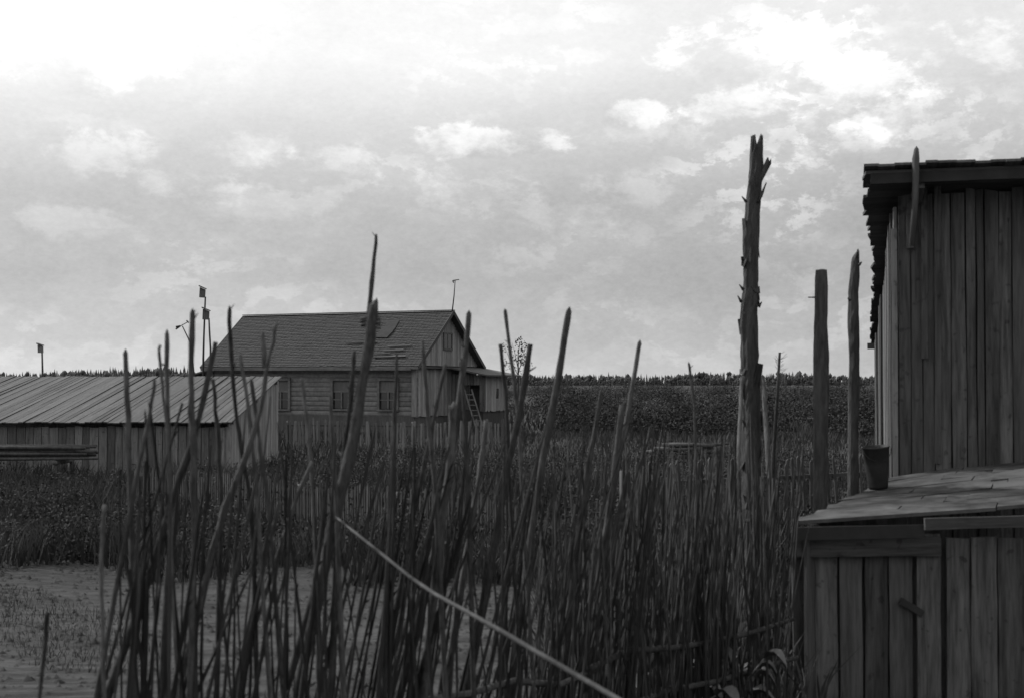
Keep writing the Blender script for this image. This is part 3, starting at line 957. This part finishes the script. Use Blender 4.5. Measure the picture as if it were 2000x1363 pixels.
def edge_px(s):
    for (a, p), (b, q) in zip(edge, edge[1:]):
        if s <= b: return p + (q - p) * (s - a) / (b - a)
    return edge[-1][1]


s = -0.42
slope = Vector((DS.x, DS.y, (ZB - ZF) / SL)).normalized()
rn = DF.cross(slope).normalized()
if rn.z < 0: rn = -rn
while s < SL + 0.35:
    wd = random.uniform(0.12, 0.19)
    sc_ = s + wd / 2
    P0 = C0 + DS * sc_ + Vector((0, 0, roofz(sc_) + 0.025))
    # left end: where this board meets the ragged verge
    kx = (edge_px(sc_) - 1000) / F
    tt = (kx * P0.y - P0.x) / (DF.x - kx * DF.y)
    lift = (0.0, 0.004)[int(sc_ * 50) % 2]
    board('roof_board', P0 + DF * (tt + random.uniform(-0.015, 0.02)) + rn * lift, P0 + DF * 4.8 + rn * lift, wd + 0.006, 0.026, rn, 'plank_dark', shed, 0.001, 0.03, secs=4)
    s += wd + 0.002
# second cover layer, short ragged shingles showing along the front edge
x = -0.27
while x < 4.6:
    wd = random.uniform(0.06, 0.16)
    P0 = C0 + DF * (x + wd / 2) + DS * (-0.50 + random.uniform(-0.03, 0.02)) + Vector((0, 0, roofz(-0.5) + 0.056 + random.uniform(-0.005, 0.016)))
    board('shingle', P0, P0 + slope * 0.55 + Vector((0, 0, 0.012)), wd + 0.004, 0.02, rn, 'plank_dark', shed, 0.001, 0.0, secs=1)
    x += wd
board('fascia', C0 - DS * 0.43 - DF * 0.22 + Vector((0, 0, roofz(-0.43) - 0.025)), C0 - DS * 0.43 + DF * 4.7 + Vector((0, 0, roofz(-0.43) - 0.025)), 0.085, 0.028, -DS, 'tar_shade', shed, 0.004, secs=6)
for xx in (0.15, 1.2, 2.3, 3.4):
    P0 = C0 + DF * xx + Vector((0, 0, roofz(-0.4) - 0.055))
    board('rafter', P0 - DS * 0.4, P0 + DS * SL + Vector((0, 0, (ZB - ZF) * (SL + 0.4) / SL)), 0.08, 0.10, rn, 'plank_dark', shed)
board('rafter_tail', C0 + DS * (SL + 0.05) - DF * 0.02 + Vector((0, 0, ZB - 0.10)), C0 + DS * (SL + 0.05) - DF * 0.13 + Vector((0, 0, ZB - 0.10)), 0.07, 0.06, -DS, 'plank_dark', shed)
q0, q1 = on_plane(1781, 480, C0 - DS * 0.50, DS), on_plane(1790, 292, C0 - DS * 0.50, DS)
tube('upright_pole', [q0, q0.lerp(q1, 0.5) + Vector((0.012, 0, 0)), q0.lerp(q1, 0.9), q1], [0.022, 0.024, 0.029, 0.018], 'plank_dark', shed, 8, 0.06, 'point')


# ================================================================== LEAN-TO PEN BEFORE IT
pen = thing('lean_to_pen', 'low plank pen with a pale sloping roof in the lower right corner', 'pen', (2.9, 9.8, 0))
A, B = at(1545, 1022, 9.2), at(2060, 984, 9.2)
D = at(1745, 938, 10.85); Cc = at(2060, 888, 10.95)
pn = (B - A).cross(D - A).normalized()
if pn.z < 0: pn = -pn
# roof: long boards parallel to the front edge, cut along the slanting left side
nb = 11
for k in range(nb):
    f0, f1 = k / nb, (k + 1) / nb
    l0, l1, r0, r1 = A.lerp(D, f0), A.lerp(D, f1), B.lerp(Cc, f0), B.lerp(Cc, f1)
    e = (l1 - l0).normalized() * 0.006
    cuts = [0.0] + sorted(random.uniform(0.2, 0.8) for _ in range(random.choice((1, 2)))) + [1.0]
    for c0, c1 in zip(cuts, cuts[1:]):
        j0, j1 = random.uniform(-0.03, 0.02) * (c0 == 0), random.uniform(-0.03, 0.02) * (c0 == 0)
        ua, ub = random.uniform(0.0, 0.022), random.uniform(0.0, 0.022)
        top = [l0.lerp(r0, c0 + j0) + e + pn * ua, l0.lerp(r0, c1 - 0.006) + e + pn * ub, l1.lerp(r1, c1 - 0.006) - e + pn * (ub + random.uniform(0, 0.012)), l1.lerp(r1, c0 + j1) - e + pn * (ua + random.uniform(0, 0.012))]
        vs = [p - l0 for p in top] + [p - pn * 0.024 - l0 for p in top]
        link('roof_board', mesh('roof_board', vs, [(0, 1, 2, 3), (7, 6, 5, 4), (0, 4, 5, 1), (1, 5, 6, 2), (2, 6, 7, 3), (3, 7, 4, 0)], 'streaked_felt'), Matrix.Translation(l0), pen)
# front edge: board coloured black for the shade under the overhang, then beams
ex = (B - A).normalized()
mid = at(1805, 1012, 9.17)
board('edge_shade_board', A + Vector((0, -0.03, -0.065)), mid + Vector((0, 0.0, -0.085)), 0.085, 0.03, (0, -1, 0), 'tar_shade', pen, 0.003)
board('cover_board', at(1806, 1022, 9.12), at(2060, 1016, 9.12), 0.08, 0.03, (0, -1, 0), 'plank_dark', pen, 0.004)
board('header_beam', at(1548, 1068, 9.28), at(1836, 1066, 9.28), 0.13, 0.05, (0, -1, 0), 'plank_shed', pen, 0.004)
xs = [1545, 1590, 1637, 1685, 1733, 1783]
for x0, x1 in zip(xs, xs[1:]):
    xm, wd = (x0 + x1) / 2, (x1 - x0 - 4.5) / F * 9.3
    p = at(xm, 1058, 9.33)
    board('wall_plank', (p.x, 9.33, -0.1), (p.x + random.uniform(-0.01, 0.01), 9.33, p.z), wd, 0.025, (0, -1, 0), random.choice(('plank_shed', 'plank_shed', 'plank_dark')), pen, 0.005, 0.01, secs=5)
for x0, x1, yt, Yd in ((1790, 1836, 1042, 9.30), (1847, 1893, 1050, 9.33), (1896, 1945, 1048, 9.31), (1948, 1998, 1050, 9.33), (2000, 2050, 1049, 9.32)):
    p = at((x0 + x1) / 2, yt, Yd)
    board('wall_plank', (p.x, Yd, -0.1), (p.x, Yd, p.z), (x1 - x0) / F * Yd, 0.025, (0, -1, 0), random.choice(('plank_shed', 'plank_shed')), pen, 0.005, 0.01, secs=5)
board('inner_wall', (at(1800, 1100, 9.42).x + 0.05, 9.42, -0.1), (at(1800, 1100, 9.42).x + 0.05, 9.42, 1.12), 1.75, 0.02, (0, -1, 0), 'plank_dark', pen)
for k in range(9):
    q = A.lerp(D, (k + 0.5) / 9) + Vector((0.10, 0.02, 0))
    board('side_plank', (q.x, q.y, -0.1), (q.x, q.y, q.z - 0.04), 0.21, 0.024, (-0.8, 0.6, 0), 'plank_dark', pen, 0.004)
dark_spot = at(1775, 1190, 9.29)
board('dark_strip', at(1758, 1172, 9.29), at(1802, 1198, 9.29), 0.045, 0.03, (0, -1, 0), 'tar_shade', pen, 0.006)  # short dark strip set across the plank wall

# bucket standing on the pen roof
bb = on_plane(1716, 960, A, pn)
bk = thing('bucket', 'dark dented metal bucket standing on the pale roof of the pen', 'bucket', bb)
k = bb.y / F
n = 18
prof = [(0.0, 0.004), (18 * k, 0.004), (19 * k, 6 * k), (23 * k, 45 * k), (25.5 * k, 79 * k), (27 * k, 80 * k), (27 * k, 83 * k), (25 * k, 83 * k), (22 * k, 45 * k), (18 * k, 10 * k), (0.0, 9 * k)]
vs, fs = [], []
for r, z in prof:
    for j in range(n):
        t = 2 * math.pi * j / n
        dent = 1 - 0.06 * math.exp(-((t - 3.9) / 0.5) ** 2) - 0.05 * math.exp(-((t - 5.2) / 0.4) ** 2)
        vs.append((r * dent * math.cos(t), r * dent * math.sin(t), z))
for i in range(len(prof) - 1):
    for j in range(n):
        fs.append((i * n + j, i * n + (j + 1) % n, (i + 1) * n + (j + 1) % n, (i + 1) * n + j))
tl = Matrix.Translation(bb + pn * 0.024) @ Vector((0, 0, 1)).rotation_difference(pn).to_matrix().to_4x4()
link('pail', mesh('pail', vs, fs, 'metal', True), tl, bk)
hp = [Vector((27 * k * math.cos(t), -27.5 * k * math.sin(t) * 0.45 - 10 * k, 78 * k - 22 * k * math.sin(t))) for t in np.linspace(0, math.pi, 9)]
v, f = tube_data(hp, [0.003] * 9, 5)
link('handle', mesh('handle', v, f, 'metal', True), tl, bk)


# ================================================================== DEAD TRUNK AND POSTS
def rough_trunk(name, label, cat, path, widths, Y, top='split', sides=18, rough=0.08, seed=1, flakes=0):
    """a dead trunk through photo points at depth Y, surface broken by bark plates"""
    rs = random.Random(seed)
    pts = [at(a, b, Y) for a, b in path]
    d = (pts[-2] - pts[-1])
    base = Vector((pts[-1].x, Y, 0))
    pts = [base + Vector((0, 0, -0.25))] + list(reversed(pts))
    wds = [widths[-1] * 1.05] + list(reversed(widths))
    t = thing(name, label, cat, base)
    # resample
    P, W = [], []
    for i in range(len(pts) - 1):
        n = max(2, int((pts[i + 1] - pts[i]).length / 0.05))
        for q in range(n):
            P.append(pts[i].lerp(pts[i + 1], q / n)); W.append((wds[i] + (wds[i + 1] - wds[i]) * q / n) / F * Y / 2)
    P.append(pts[-1]); W.append(wds[-1] / F * Y / 2)
    vs, fs = [], []
    n = len(P)
    for i in range(n):
        for j in range(sides):
            a = 2 * math.pi * j / sides
            c = Vector((math.cos(a) * 1.9, math.sin(a) * 1.9, P[i].z * 3.1 + seed * 7))
            r = W[i] * (1 + rough * 1.6 * mnoise.noise(c) + rough * 0.9 * mnoise.noise(c * 4.3) + rs.uniform(-rough, rough) * 0.35)
            z = P[i].z
            if i == n - 1:
                if top == 'split': z += W[i] * rs.uniform(-0.5, 0.5) + (W[i] * 0.9 if math.cos(a) > 0.5 else W[i] * 0.55 if math.cos(a) < -0.4 else -W[i] * 0.6)
                elif top == 'slant': z += W[i] * 1.2 * math.cos(a - 0.3)
                else: z += rs.uniform(-0.1, 0.1) * W[i]
                r *= 0.95
            vs.append(Vector((P[i].x + r * math.cos(a), P[i].y + r * math.sin(a), z)) - base)
    for i in range(n - 1):
        for j in range(sides):
            k = (j + 1) % sides
            fs.append((i * sides + j, i * sides + k, (i + 1) * sides + k, (i + 1) * sides + j))
    o = (n - 1) * sides
    vs.append(P[-1] - base - Vector((0, 0, W[-1] * 0.6 if top == 'split' else -W[-1] * 0.2)))
    for j in range(sides): fs.append((o + j, o + (j + 1) % sides, len(vs) - 1))
    link('trunk', mesh('trunk', vs, fs, 'bark'), Matrix.Translation(base), t)
    # bark plates lifting from both edges
    for q in range(flakes):
        i = rs.randrange(int(n * 0.30), int(n * 0.95))
        a = rs.choice((0.0, math.pi)) + rs.gauss(0, 0.5)
        h = rs.uniform(0.04, 0.15); ww = rs.uniform(0.025, 0.06)
        c = P[i] + Vector((math.cos(a), math.sin(a), 0)) * W[i] * 0.98
        out = Vector((math.cos(a), math.sin(a), 0)); sd = Vector((-math.sin(a), math.cos(a), 0))
        lift = rs.uniform(0.002, 0.011) * rs.choice((1, 1, 1, 2.2)); sg = rs.choice((-1, 1))
        v = [c - sd * ww - out * 0.01, c + sd * ww - out * 0.01, c + sd * ww * 0.7 + out * lift + Vector((0, 0, sg * h)), c - sd * ww * 0.5 + out * lift * 0.8 + Vector((0, 0, sg * h * rs.uniform(0.7, 1.1)))]
        v += [p + out * 0.006 for p in v]
        link('bark_plate', mesh('bark_plate', [p - c for p in v], [(0, 1, 2, 3), (7, 6, 5, 4), (0, 4, 5, 1), (1, 5, 6, 2), (2, 6, 7, 3), (3, 7, 4, 0)], 'bark'), Matrix.Translation(c), t)
    return t, base


TY = 10.6
tr, tb = rough_trunk('dead_trunk', 'tallest dead trunk with peeling bark and a broken branch stub near its split top', 'dead tree',
                     [(1478, 276), (1477, 330), (1471, 400), (1466, 470), (1466, 560), (1462, 640), (1465, 720), (1467, 790), (1468, 900), (1470, 1060), (1472, 1275)],
                     [23, 25, 28, 31, 29, 32, 34, 36, 36, 38, 42], TY, 'split', flakes=26, seed=3, rough=0.13, sides=22)
p0, p1 = at(1484, 350, TY - 0.02), at(1502, 318, TY - 0.02)
tube('branch_stub', [p0 - Vector((0.03, 0, 0.06)), p0, p1], [0.032, 0.026, 0.020], 'bark', tr, 8, 0.15, 'broken', 5)
for (a, b, c_, d_) in ((1486, 385, 1497, 357), (1458, 395, 1449, 384), (1448, 590, 1441, 578), (1452, 566, 1444, 556), (1481, 395, 1492, 375), (1482, 600, 1488, 590)):
    tube('splinter', [at(a, b, TY - 0.05), at(c_, d_, TY - 0.07)], [0.014, 0.004], 'bark', tr, 5)
# props leaning against the trunk
for lbl, a, b, wa, wb in (('straight stick leaning on the left side of the tallest dead trunk', (1449, 735), (1415, 1275), 7, 11),
                          ('crooked stick leaning on the right side of the tallest dead trunk', (1490, 735), (1555, 1010), 8, 12)):
    q1, q0 = at(a[0], a[1], TY - 0.1), at(b[0], b[1], TY - 0.35)
    g = q0 + (q0 - q1) * (q0.z / max(0.1, q1.z - q0.z))
    if g.x > 1.95: g.x = 1.95; g.y = 10.0
    t = thing('leaning_stick', lbl, 'stick', (g.x, g.y, 0))
    g.z = -0.05
    tube('stick', [g, g.lerp(q1, 0.5) + Vector((0.02, 0, 0)), q1], [wb / F * TY / 2, (wa + wb) / 4 / F * TY, wa / F * TY / 2], 'stake', t, 7, 0.1)

ps, pb = rough_trunk('fence_post', 'thick flat-topped post standing just behind the pen roof', 'post',
                     [(1604, 528), (1604, 560), (1603, 640), (1604, 690), (1604, 760), (1603, 860), (1602, 960), (1601, 1200)],
                     [23, 25, 26, 31, 30, 28, 29, 30], 10.4, 'flat', sides=14, rough=0.07, seed=6)
tube('nail', [at(1592, 581, 10.36), at(1579, 581, 10.34)], [0.006, 0.005], 'metal', ps, 5)
p3, _ = rough_trunk('fence_post', 'thinner taller post beside the shed with a slanted top', 'post',
                    [(1671, 498), (1670, 540), (1667, 570), (1667, 640), (1669, 700), (1667, 800), (1666, 900), (1665, 1200)],
                    [15, 19, 20, 22, 21, 21, 21, 22], 11.2, 'slant', sides=14, rough=0.09, seed=9)
tube('twig', [at(1673, 503, 11.15), at(1676, 487, 11.15)], [0.012, 0.006], 'bark', p3, 5)
for a, b in (((1678, 518), (1683, 512)), ((1661, 588), (1656, 582))):
    tube('splinter', [at(*a, 11.12), at(*b, 11.12)], [0.014, 0.006], 'bark', p3, 5)

# bare twiggy sapling between trunk and posts
SY = 12.5
sb = at(1506, 748, SY); sb.z = 0
sp = thing('bare_sapling', 'thin bare sapling with fine twigs between the dead trunk and the thick post', 'sapling', sb)
tp = at(1523, 688, SY)
tube('stem', [sb + Vector((0, 0, -0.1)), at(1510, 900, SY), at(1517, 790, SY), tp], [0.02, 0.018, 0.016, 0.011], 'stake', sp, 6, 0.05)
for k in range(26):
    b = at(1517, 790, SY).lerp(tp, random.uniform(0.05, 0.98)); s = random.choice((-1, 1))
    e = b + Vector((s * random.uniform(0.03, 0.085), random.uniform(-0.05, 0.05), random.uniform(0.01, 0.06)))
    tube('twig', [b, b.lerp(e, 0.5) + Vector((0, 0, -0.006)), e], [0.0022, 0.0018, 0.001], 'stake', sp, 4)


# ================================================================== STAKE FENCE IN THE FOREGROUND
def fence_y(px):
    k = (px - 1000) / F
    s = (5.2 * k + 1.7) / (3.5 - 3.8 * k)
    return 5.2 + 3.8 * max(-0.15, min(1.02, s))


sf = thing('stake_fence', 'tall ragged fence of leaning bare stakes across the foreground', 'fence', (0.0, 7.0, 0))


def key_stake(path, w0, w1, tip='point', mat='stake', dy=0.0, seed=0, parent=None, ground=True):
    rs = random.Random(seed + 100)
    mx = path[len(path) // 2][0]
    Y = fence_y(mx) + dy
    pts = [at(a, b, Y) for a, b in path]
    if ground:
        d = pts[-1] - pts[-2]
        g = pts[-1] + d * ((pts[-1].z + 0.12) / max(1e-3, -d.z))
        g.x = pts[-1].x + max(-0.5, min(0.5, g.x - pts[-1].x))
        pts.append(pts[-1].lerp(g, 0.5) + Vector((rs.uniform(-0.01, 0.01), 0, 0))); pts.append(g)
    pts.reverse()
    # smooth curve through the points, with faint crooks
    P = []
    n = len(pts)
    for i in range(n - 1):
        a_, b_, c_, d_ = pts[max(i - 1, 0)], pts[i], pts[i + 1], pts[min(i + 2, n - 1)]
        for q in (0.0, 0.33, 0.67):
            p = 0.5 * (2 * b_ + (c_ - a_) * q + (2 * a_ - 5 * b_ + 4 * c_ - d_) * q * q + (3 * b_ - a_ - 3 * c_ + d_) * q ** 3)
            P.append(p + Vector((rs.gauss(0, 0.0015), rs.gauss(0, 0.003), 0)))
    P.append(pts[-1])
    z0, z1 = P[0].z, P[-1].z
    rad = []
    for p in P:
        f = (p.z - z0) / (z1 - z0)
        ypx = HY - (p.z - H) / Y * F
        ft = min(1.0, max(0.0, (ypx - path[0][1]) / 600.0))
        rad.append((w0 + (w1 - w0) * ft) / F * Y / 2 * rs.uniform(0.86, 1.16))
    if tip == 'point':
        P.insert(-1, P[-2].lerp(P[-1], 0.72)); rad.insert(-1, rad[-2] * 0.95); rad[-1] *= 0.35
    o = tube('stake', P, rad, mat, parent or sf, 8, 0.15, tip, seed, base=P[0])
    # side knots
    for q in range(rs.randrange(3, 7)):
        i = rs.randrange(len(P) // 4, len(P) - 1)
        a = rs.choice((0.0, math.pi)) + rs.gauss(0, 0.5); L = rad[i] * rs.choice((1.5, 1.8, 2.6, 4.0))
        dv = Vector((math.cos(a), math.sin(a), rs.uniform(0.5, 1.4))).normalized()
        tube('knot', [P[i], P[i] + dv * L], [rad[i] * 0.42, rad[i] * 0.16], mat, o, 5)
    return o


KEY = [
    ([(730, 600), (722, 660), (705, 770), (680, 900), (652, 1020), (598, 1275)], 21, 36, 'broken'),
    ([(735, 458), (729, 530), (721, 600), (716, 680), (698, 800), (667, 950), (632, 1090), (575, 1290)], 8, 24, 'point'),
    ([(245, 683), (249, 780), (252, 880), (256, 1000), (262, 1275)], 11, 17, 'point'),
    ([(326, 645), (326, 760), (330, 870), (332, 1000), (318, 1275)], 9, 19, 'point'),
    ([(313, 674), (311, 705), (316, 735), (322, 800), (330, 900), (338, 1150)], 6, 11, 'cut'),
    ([(376, 605), (374, 700), (373, 800), (378, 880), (380, 1000), (372, 1275)], 13, 20, 'point'),
    ([(421, 668), (405, 740), (378, 860), (340, 960), (300, 1100), (235, 1290)], 11, 28, 'cut'),
    ([(448, 598), (453, 720), (463, 820), (475, 900), (490, 1000), (500, 1275)], 8, 15, 'point'),
    ([(415, 740), (422, 800), (428, 900), (432, 1000), (425, 1275)], 8, 18, 'cut'),
    ([(302, 740), (292, 810), (278, 880), (262, 960), (204, 1275)], 7, 20, 'cut'),
    ([(540, 630), (528, 690), (520, 720), (508, 800), (480, 890), (440, 990), (405, 1120), (365, 1290)], 8, 28, 'cut'),
    ([(470, 690), (482, 780), (492, 860), (500, 950), (522, 1275)], 7, 16, 'point'),
    ([(490, 740), (503, 830), (512, 900), (525, 1000), (548, 1275)], 8, 18, 'point'),
    ([(589, 738), (597, 800), (603, 860), (610, 950), (622, 1275)], 7, 16, 'point'),
    ([(691, 685), (686, 760), (676, 850), (664, 960), (655, 1100), (648, 1275)], 9, 20, 'cut'),
    ([(825, 665), (832, 760), (840, 850), (850, 950), (862, 1200)], 8, 16, 'cut'),
    ([(870, 710), (860, 760), (847, 820), (830, 900), (800, 1050), (758, 1275)], 7, 22, 'point'),
    ([(916, 608), (910, 680), (900, 760), (885, 870), (868, 980), (840, 1120), (798, 1285)], 11, 30, 'point'),
    ([(986, 604), (994, 670), (1003, 740), (1012, 820), (1022, 1000)], 7, 14, 'point'),
    ([(977, 672), (984, 740), (990, 800), (998, 1000)], 8, 13, 'cut'),
    ([(1036, 672), (1022, 760), (1008, 840), (985, 950), (960, 1100), (925, 1280)], 12, 26, 'cut'),
    ([(1112, 602), (1098, 690), (1083, 780), (1060, 900), (1040, 1030), (1005, 1280)], 13, 26, 'point'),
    ([(1250, 665), (1237, 740), (1222, 830), (1203, 930), (1180, 1060), (1148, 1280)], 8, 26, 'point'),
    ([(1345, 707), (1352, 760), (1358, 830), (1362, 1050)], 5, 9, 'point'),
    ([(775, 690), (772, 780), (768, 880), (760, 1000), (752, 1275)], 6, 18, 'point'),
    ([(645, 770), (650, 880), (655, 960), (668, 1275)], 7, 20, 'point'),
    ([(1175, 760), (1160, 850), (1140, 960), (1105, 1280)], 8, 22, 'point'),
    ([(1215, 790), (1205, 880), (1190, 1000), (1165, 1280)], 12, 26, 'cut'),
    ([(950, 820), (940, 900), (925, 1000), (880, 1280)], 10, 26, 'cut'),
    ([(885, 800), (880, 900), (865, 1000), (835, 1280)], 16, 30, 'broken'),
    ([(205, 985), (200, 1050), (198, 1120), (202, 1280)], 9, 15, 'cut'),
    ([(93, 1195), (90, 1230), (84, 1300)], 9, 14, 'cut'),
    ([(610, 900), (585, 960), (550, 1060), (480, 1280)], 7, 24, 'cut'),
    ([(545, 980), (520, 1080), (500, 1160), (470, 1290)], 9, 24, 'cut'),
    ([(900, 700), (905, 780), (912, 900), (918, 1100)], 8, 16, 'cut'),
]
for i, (p, a, b, t) in enumerate(KEY):
    o = key_stake(p, a * 0.92, b * 0.62, t, 'stake', dy=(-0.10, 0.0, 0.06, 0.12, -0.05)[i % 5], seed=i)
    if i == 10:
        Y = fence_y(508) - 0.10
        tube('fork', [at(519, 718, Y), at(516, 690, Y), at(513, 650, Y)], [0.014, 0.011, 0.007], 'stake', o, 6, 0.08, 'point')
    if i == 0:
        Y = fence_y(705) - 0.10
        for z in (0.0, 0.014, 0.027): # withy binding of the thin rod to the thick stake
            c = at(722, 640, Y) + Vector((0, 0, z))
            tube('withy', [c + Vector((math.cos(q) * 0.045, math.sin(q) * 0.045 + 0.03, 0.004 * q)) for q in np.linspace(0, 6.2, 12)], [0.005] * 12, 'stake', o, 4)

# the many lesser stakes: shared stick meshes, each placed on its own
VAR = []
for k in range(14):
    rs = random.Random(k)
    n, sd_ = 13, 6
    vs, fs = [], []
    kx, ky = rs.gauss(0, 0.45), rs.gauss(0, 0.45)
    for i in range(n):                                    # unit stick: x and y in stake radii, z from 0 to 1
        f = i / (n - 1)
        ax = kx * math.sin(f * 3.0) + rs.gauss(0, 0.13); ay = ky * math.sin(f * 3.0) + rs.gauss(0, 0.13)
        r = (1.0 - 0.45 * f) * rs.uniform(0.86, 1.14) * (1.25 if rs.random() < 0.15 else 1.0)
        if i == n - 1 and k % 2: r *= 0.45
        for j in range(sd_):
            a = 2 * math.pi * j / sd_
            q = r * rs.uniform(0.84, 1.16)
            vs.append(Vector((ax + q * math.cos(a), ay + q * math.sin(a), f + (rs.uniform(-0.02, 0.012) if i == n - 1 else 0))))
    for i in range(n - 1):
        for j in range(sd_):
            fs.append((i * sd_ + j, i * sd_ + (j + 1) % sd_, (i + 1) * sd_ + (j + 1) % sd_, (i + 1) * sd_ + j))
    fs.append(tuple(range((n - 1) * sd_, n * sd_)))
    for q in range(4):                                    # stubs of cut side twigs
        f = rs.uniform(0.45, 0.95); a = rs.uniform(0, 6.28); L = rs.uniform(1.2, 3.2); o = len(vs)
        c0 = Vector((kx * math.sin(f * 3.0), ky * math.sin(f * 3.0), f)); d0 = Vector((math.cos(a), math.sin(a), 0)); s0 = Vector((-d0.y, d0.x, 0)) * 0.35
        vs += [c0 - s0, c0 + s0, c0 + Vector((0, 0, 0.012)), c0 + d0 * L + Vector((0, 0, 0.02 * L * 0.5))]
        fs += [(o, o + 1, o + 3), (o + 1, o + 2, o + 3), (o + 2, o, o + 3)]
    VAR.append(mesh('stake', vs, fs, 'stake', True))
rs = random.Random(77)
placed = 0
while placed < 262:
    q = rs.random()
    px = rs.uniform(200, 620) if q < 0.20 else rs.uniform(600, 1000) if q < 0.47 else rs.uniform(980, 1545)
    # px is where the stake crosses row 1150
    Y = fence_y(px) + rs.gauss(0, 0.10)
    if px < 620: top = rs.uniform(890, 1150) if rs.random() < 0.6 else rs.uniform(780, 960)
    elif px < 1000: top = rs.uniform(800, 1080)
    else: top = rs.triangular(770, 1120, 900)
    lean = rs.gauss(0.10, 0.12) if px < 1300 else rs.gauss(0.07, 0.08)
    zt = H - (top - HY) / F * Y
    zc = H - (1150 - HY) / F * Y
    x0 = at(px, 1150, Y).x - lean * zc                    # foot of the stake
    w_ = rs.uniform(7, 17) * (0.70 if px < 1000 else 0.52) * (5.6 / F) / 2
    L = (zt + 0.1) / math.cos(lean)
    mw = Matrix.Translation((x0, Y, -0.1)) @ Matrix.Rotation(math.atan(lean), 4, 'Y') @ Matrix.Rotation(rs.gauss(0, 0.03), 4, 'X') @ Matrix.Rotation(rs.uniform(0, 6.28), 4, 'Z') @ Matrix.Diagonal((w_, w_, L, 1))
    link('stake', rs.choice(VAR), mw, sf)
    placed += 1
# thin brushwood filling the far right half: too many to tell apart
bv, bf, o = [], [], 0
rs = random.Random(5)
for k in range(220):
    px = rs.triangular(1000, 1560, 1420)
    Y = fence_y(px) + rs.gauss(0.15, 0.18)
    top = rs.triangular(800, 1180, 930); lean = rs.gauss(0.05, 0.09)
    zt = H - (top - HY) / F * Y; zc = H - (1150 - HY) / F * Y
    x0 = at(px, 1150, Y).x - lean * zc
    r = rs.uniform(0.004, 0.011)
    P = [Vector((x0, Y, -0.05)), Vector((x0 + lean * zt * 0.5 + rs.gauss(0, 0.02), Y + rs.gauss(0, 0.02), zt * 0.5)), Vector((x0 + lean * zt, Y + rs.gauss(0, 0.04), zt))]
    v, f = tube_data(P, [r, r * 0.8, r * 0.4], 4, 0.1, 'cut', k)
    bv += [p - Vector((0, 7, 0)) for p in v]; bf += [tuple(i + o for i in q) for q in f]; o += len(v)
tag(link('brushwood', mesh('brushwood', bv, bf, 'pole_grey', True), Matrix.Translation((0, 7, 0)), sf), kind='stuff')
for z0, dyy in ((0.35, 0.10), (0.62, -0.06)):
    for (pa, pb_) in ((190, 760), (740, 1180), (1150, 1550)):
        tube('withe_rail', [Vector((at(a, 900, fence_y(a)).x, fence_y(a) + dyy * s, z0 + rs.uniform(-0.04, 0.04))) for a, s in zip(np.linspace(pa, pb_, 6), (1, -1, 1, -1, 1, -1))], [0.018, 0.02, 0.018, 0.019, 0.017, 0.014], 'stake', sf, 6, 0.08)

# pale pole slanting across the fence
crv = [(655, 1008), (700, 1045), (745, 1081), (800, 1126), (850, 1160), (910, 1193), (970, 1227), (1050, 1274)]
P = [at(a, b, 5.75 - 1.0 * k / (len(crv) - 1)) for k, (a, b) in enumerate(crv)]
d = (P[-1] - P[-3])
g = P[-1] + d * ((P[-1].z + 0.02) / -d.z)
pp = thing('slanting_pole', 'pale peeled pole slanting down to the right across the dark stakes', 'pole', (g.x, g.y, 0))
P += [P[-1].lerp(g, q) for q in (0.15, 0.4, 0.7)] + [g]
P.reverse()
tube('pole', P, [0.018, 0.016, 0.013, 0.0098] + [0.0092, 0.0088, 0.0080, 0.0077, 0.0068, 0.0064, 0.0054, 0.0042], 'stake_pale', pp, 9, 0.10)

# ================================================================== BROAD-LEAVED WEEDS AT THE PEN CORNER
def burdock(label, px, Y, n, hgt, seed):
    rs = random.Random(seed)
    b = at(px, 1100, Y); b.z = 0
    t = thing('burdock_plant', label, 'plant', b, group='broad-leaved weeds by the pen')
    for k in range(n):
        a = rs.uniform(0, 6.28); L = rs.uniform(0.09, 0.17); h = hgt * rs.uniform(0.35, 1.0); out = rs.uniform(0.06, 0.24)
        d = Vector((math.cos(a), math.sin(a), 0)); s = Vector((-d.y, d.x, 0)); top = b + d * out + Vector((0, 0, h))
        tube('stalk', [b + d * 0.02, b + d * out * 0.4 + Vector((0, 0, h * 0.7)), top], [0.009, 0.007, 0.005], 'leaf', t, 5)
        vs, fs = [], []
        for i in range(6):
            f = i / 5; wl = L * 0.42 * math.sin(math.pi * (0.12 + 0.86 * f)) ** 0.8
            c = d * L * f + Vector((0, 0, 0.06 * math.sin(f * 2.4) - 0.10 * f * f + rs.uniform(-0.008, 0.008)))
            vs += [c - s * wl + Vector((0, 0, 0.035)), c, c + s * wl + Vector((0, 0, 0.035 + rs.uniform(-0.01, 0.01)))]
        for i in range(5):
            o = i * 3; fs += [(o, o + 1, o + 4, o + 3), (o + 1, o + 2, o + 5, o + 4)]
        link('leaf', mesh('leaf', vs, fs, 'leaf', True), Matrix.Translation(top), t)


burdock('broad-leaved weed one pace left of the pen corner', 1440, 8.7, 10, 0.5, 2)
burdock('broad-leaved weed at the foot of the stakes, farthest from the pen', 1335, 8.4, 9, 0.45, 3)
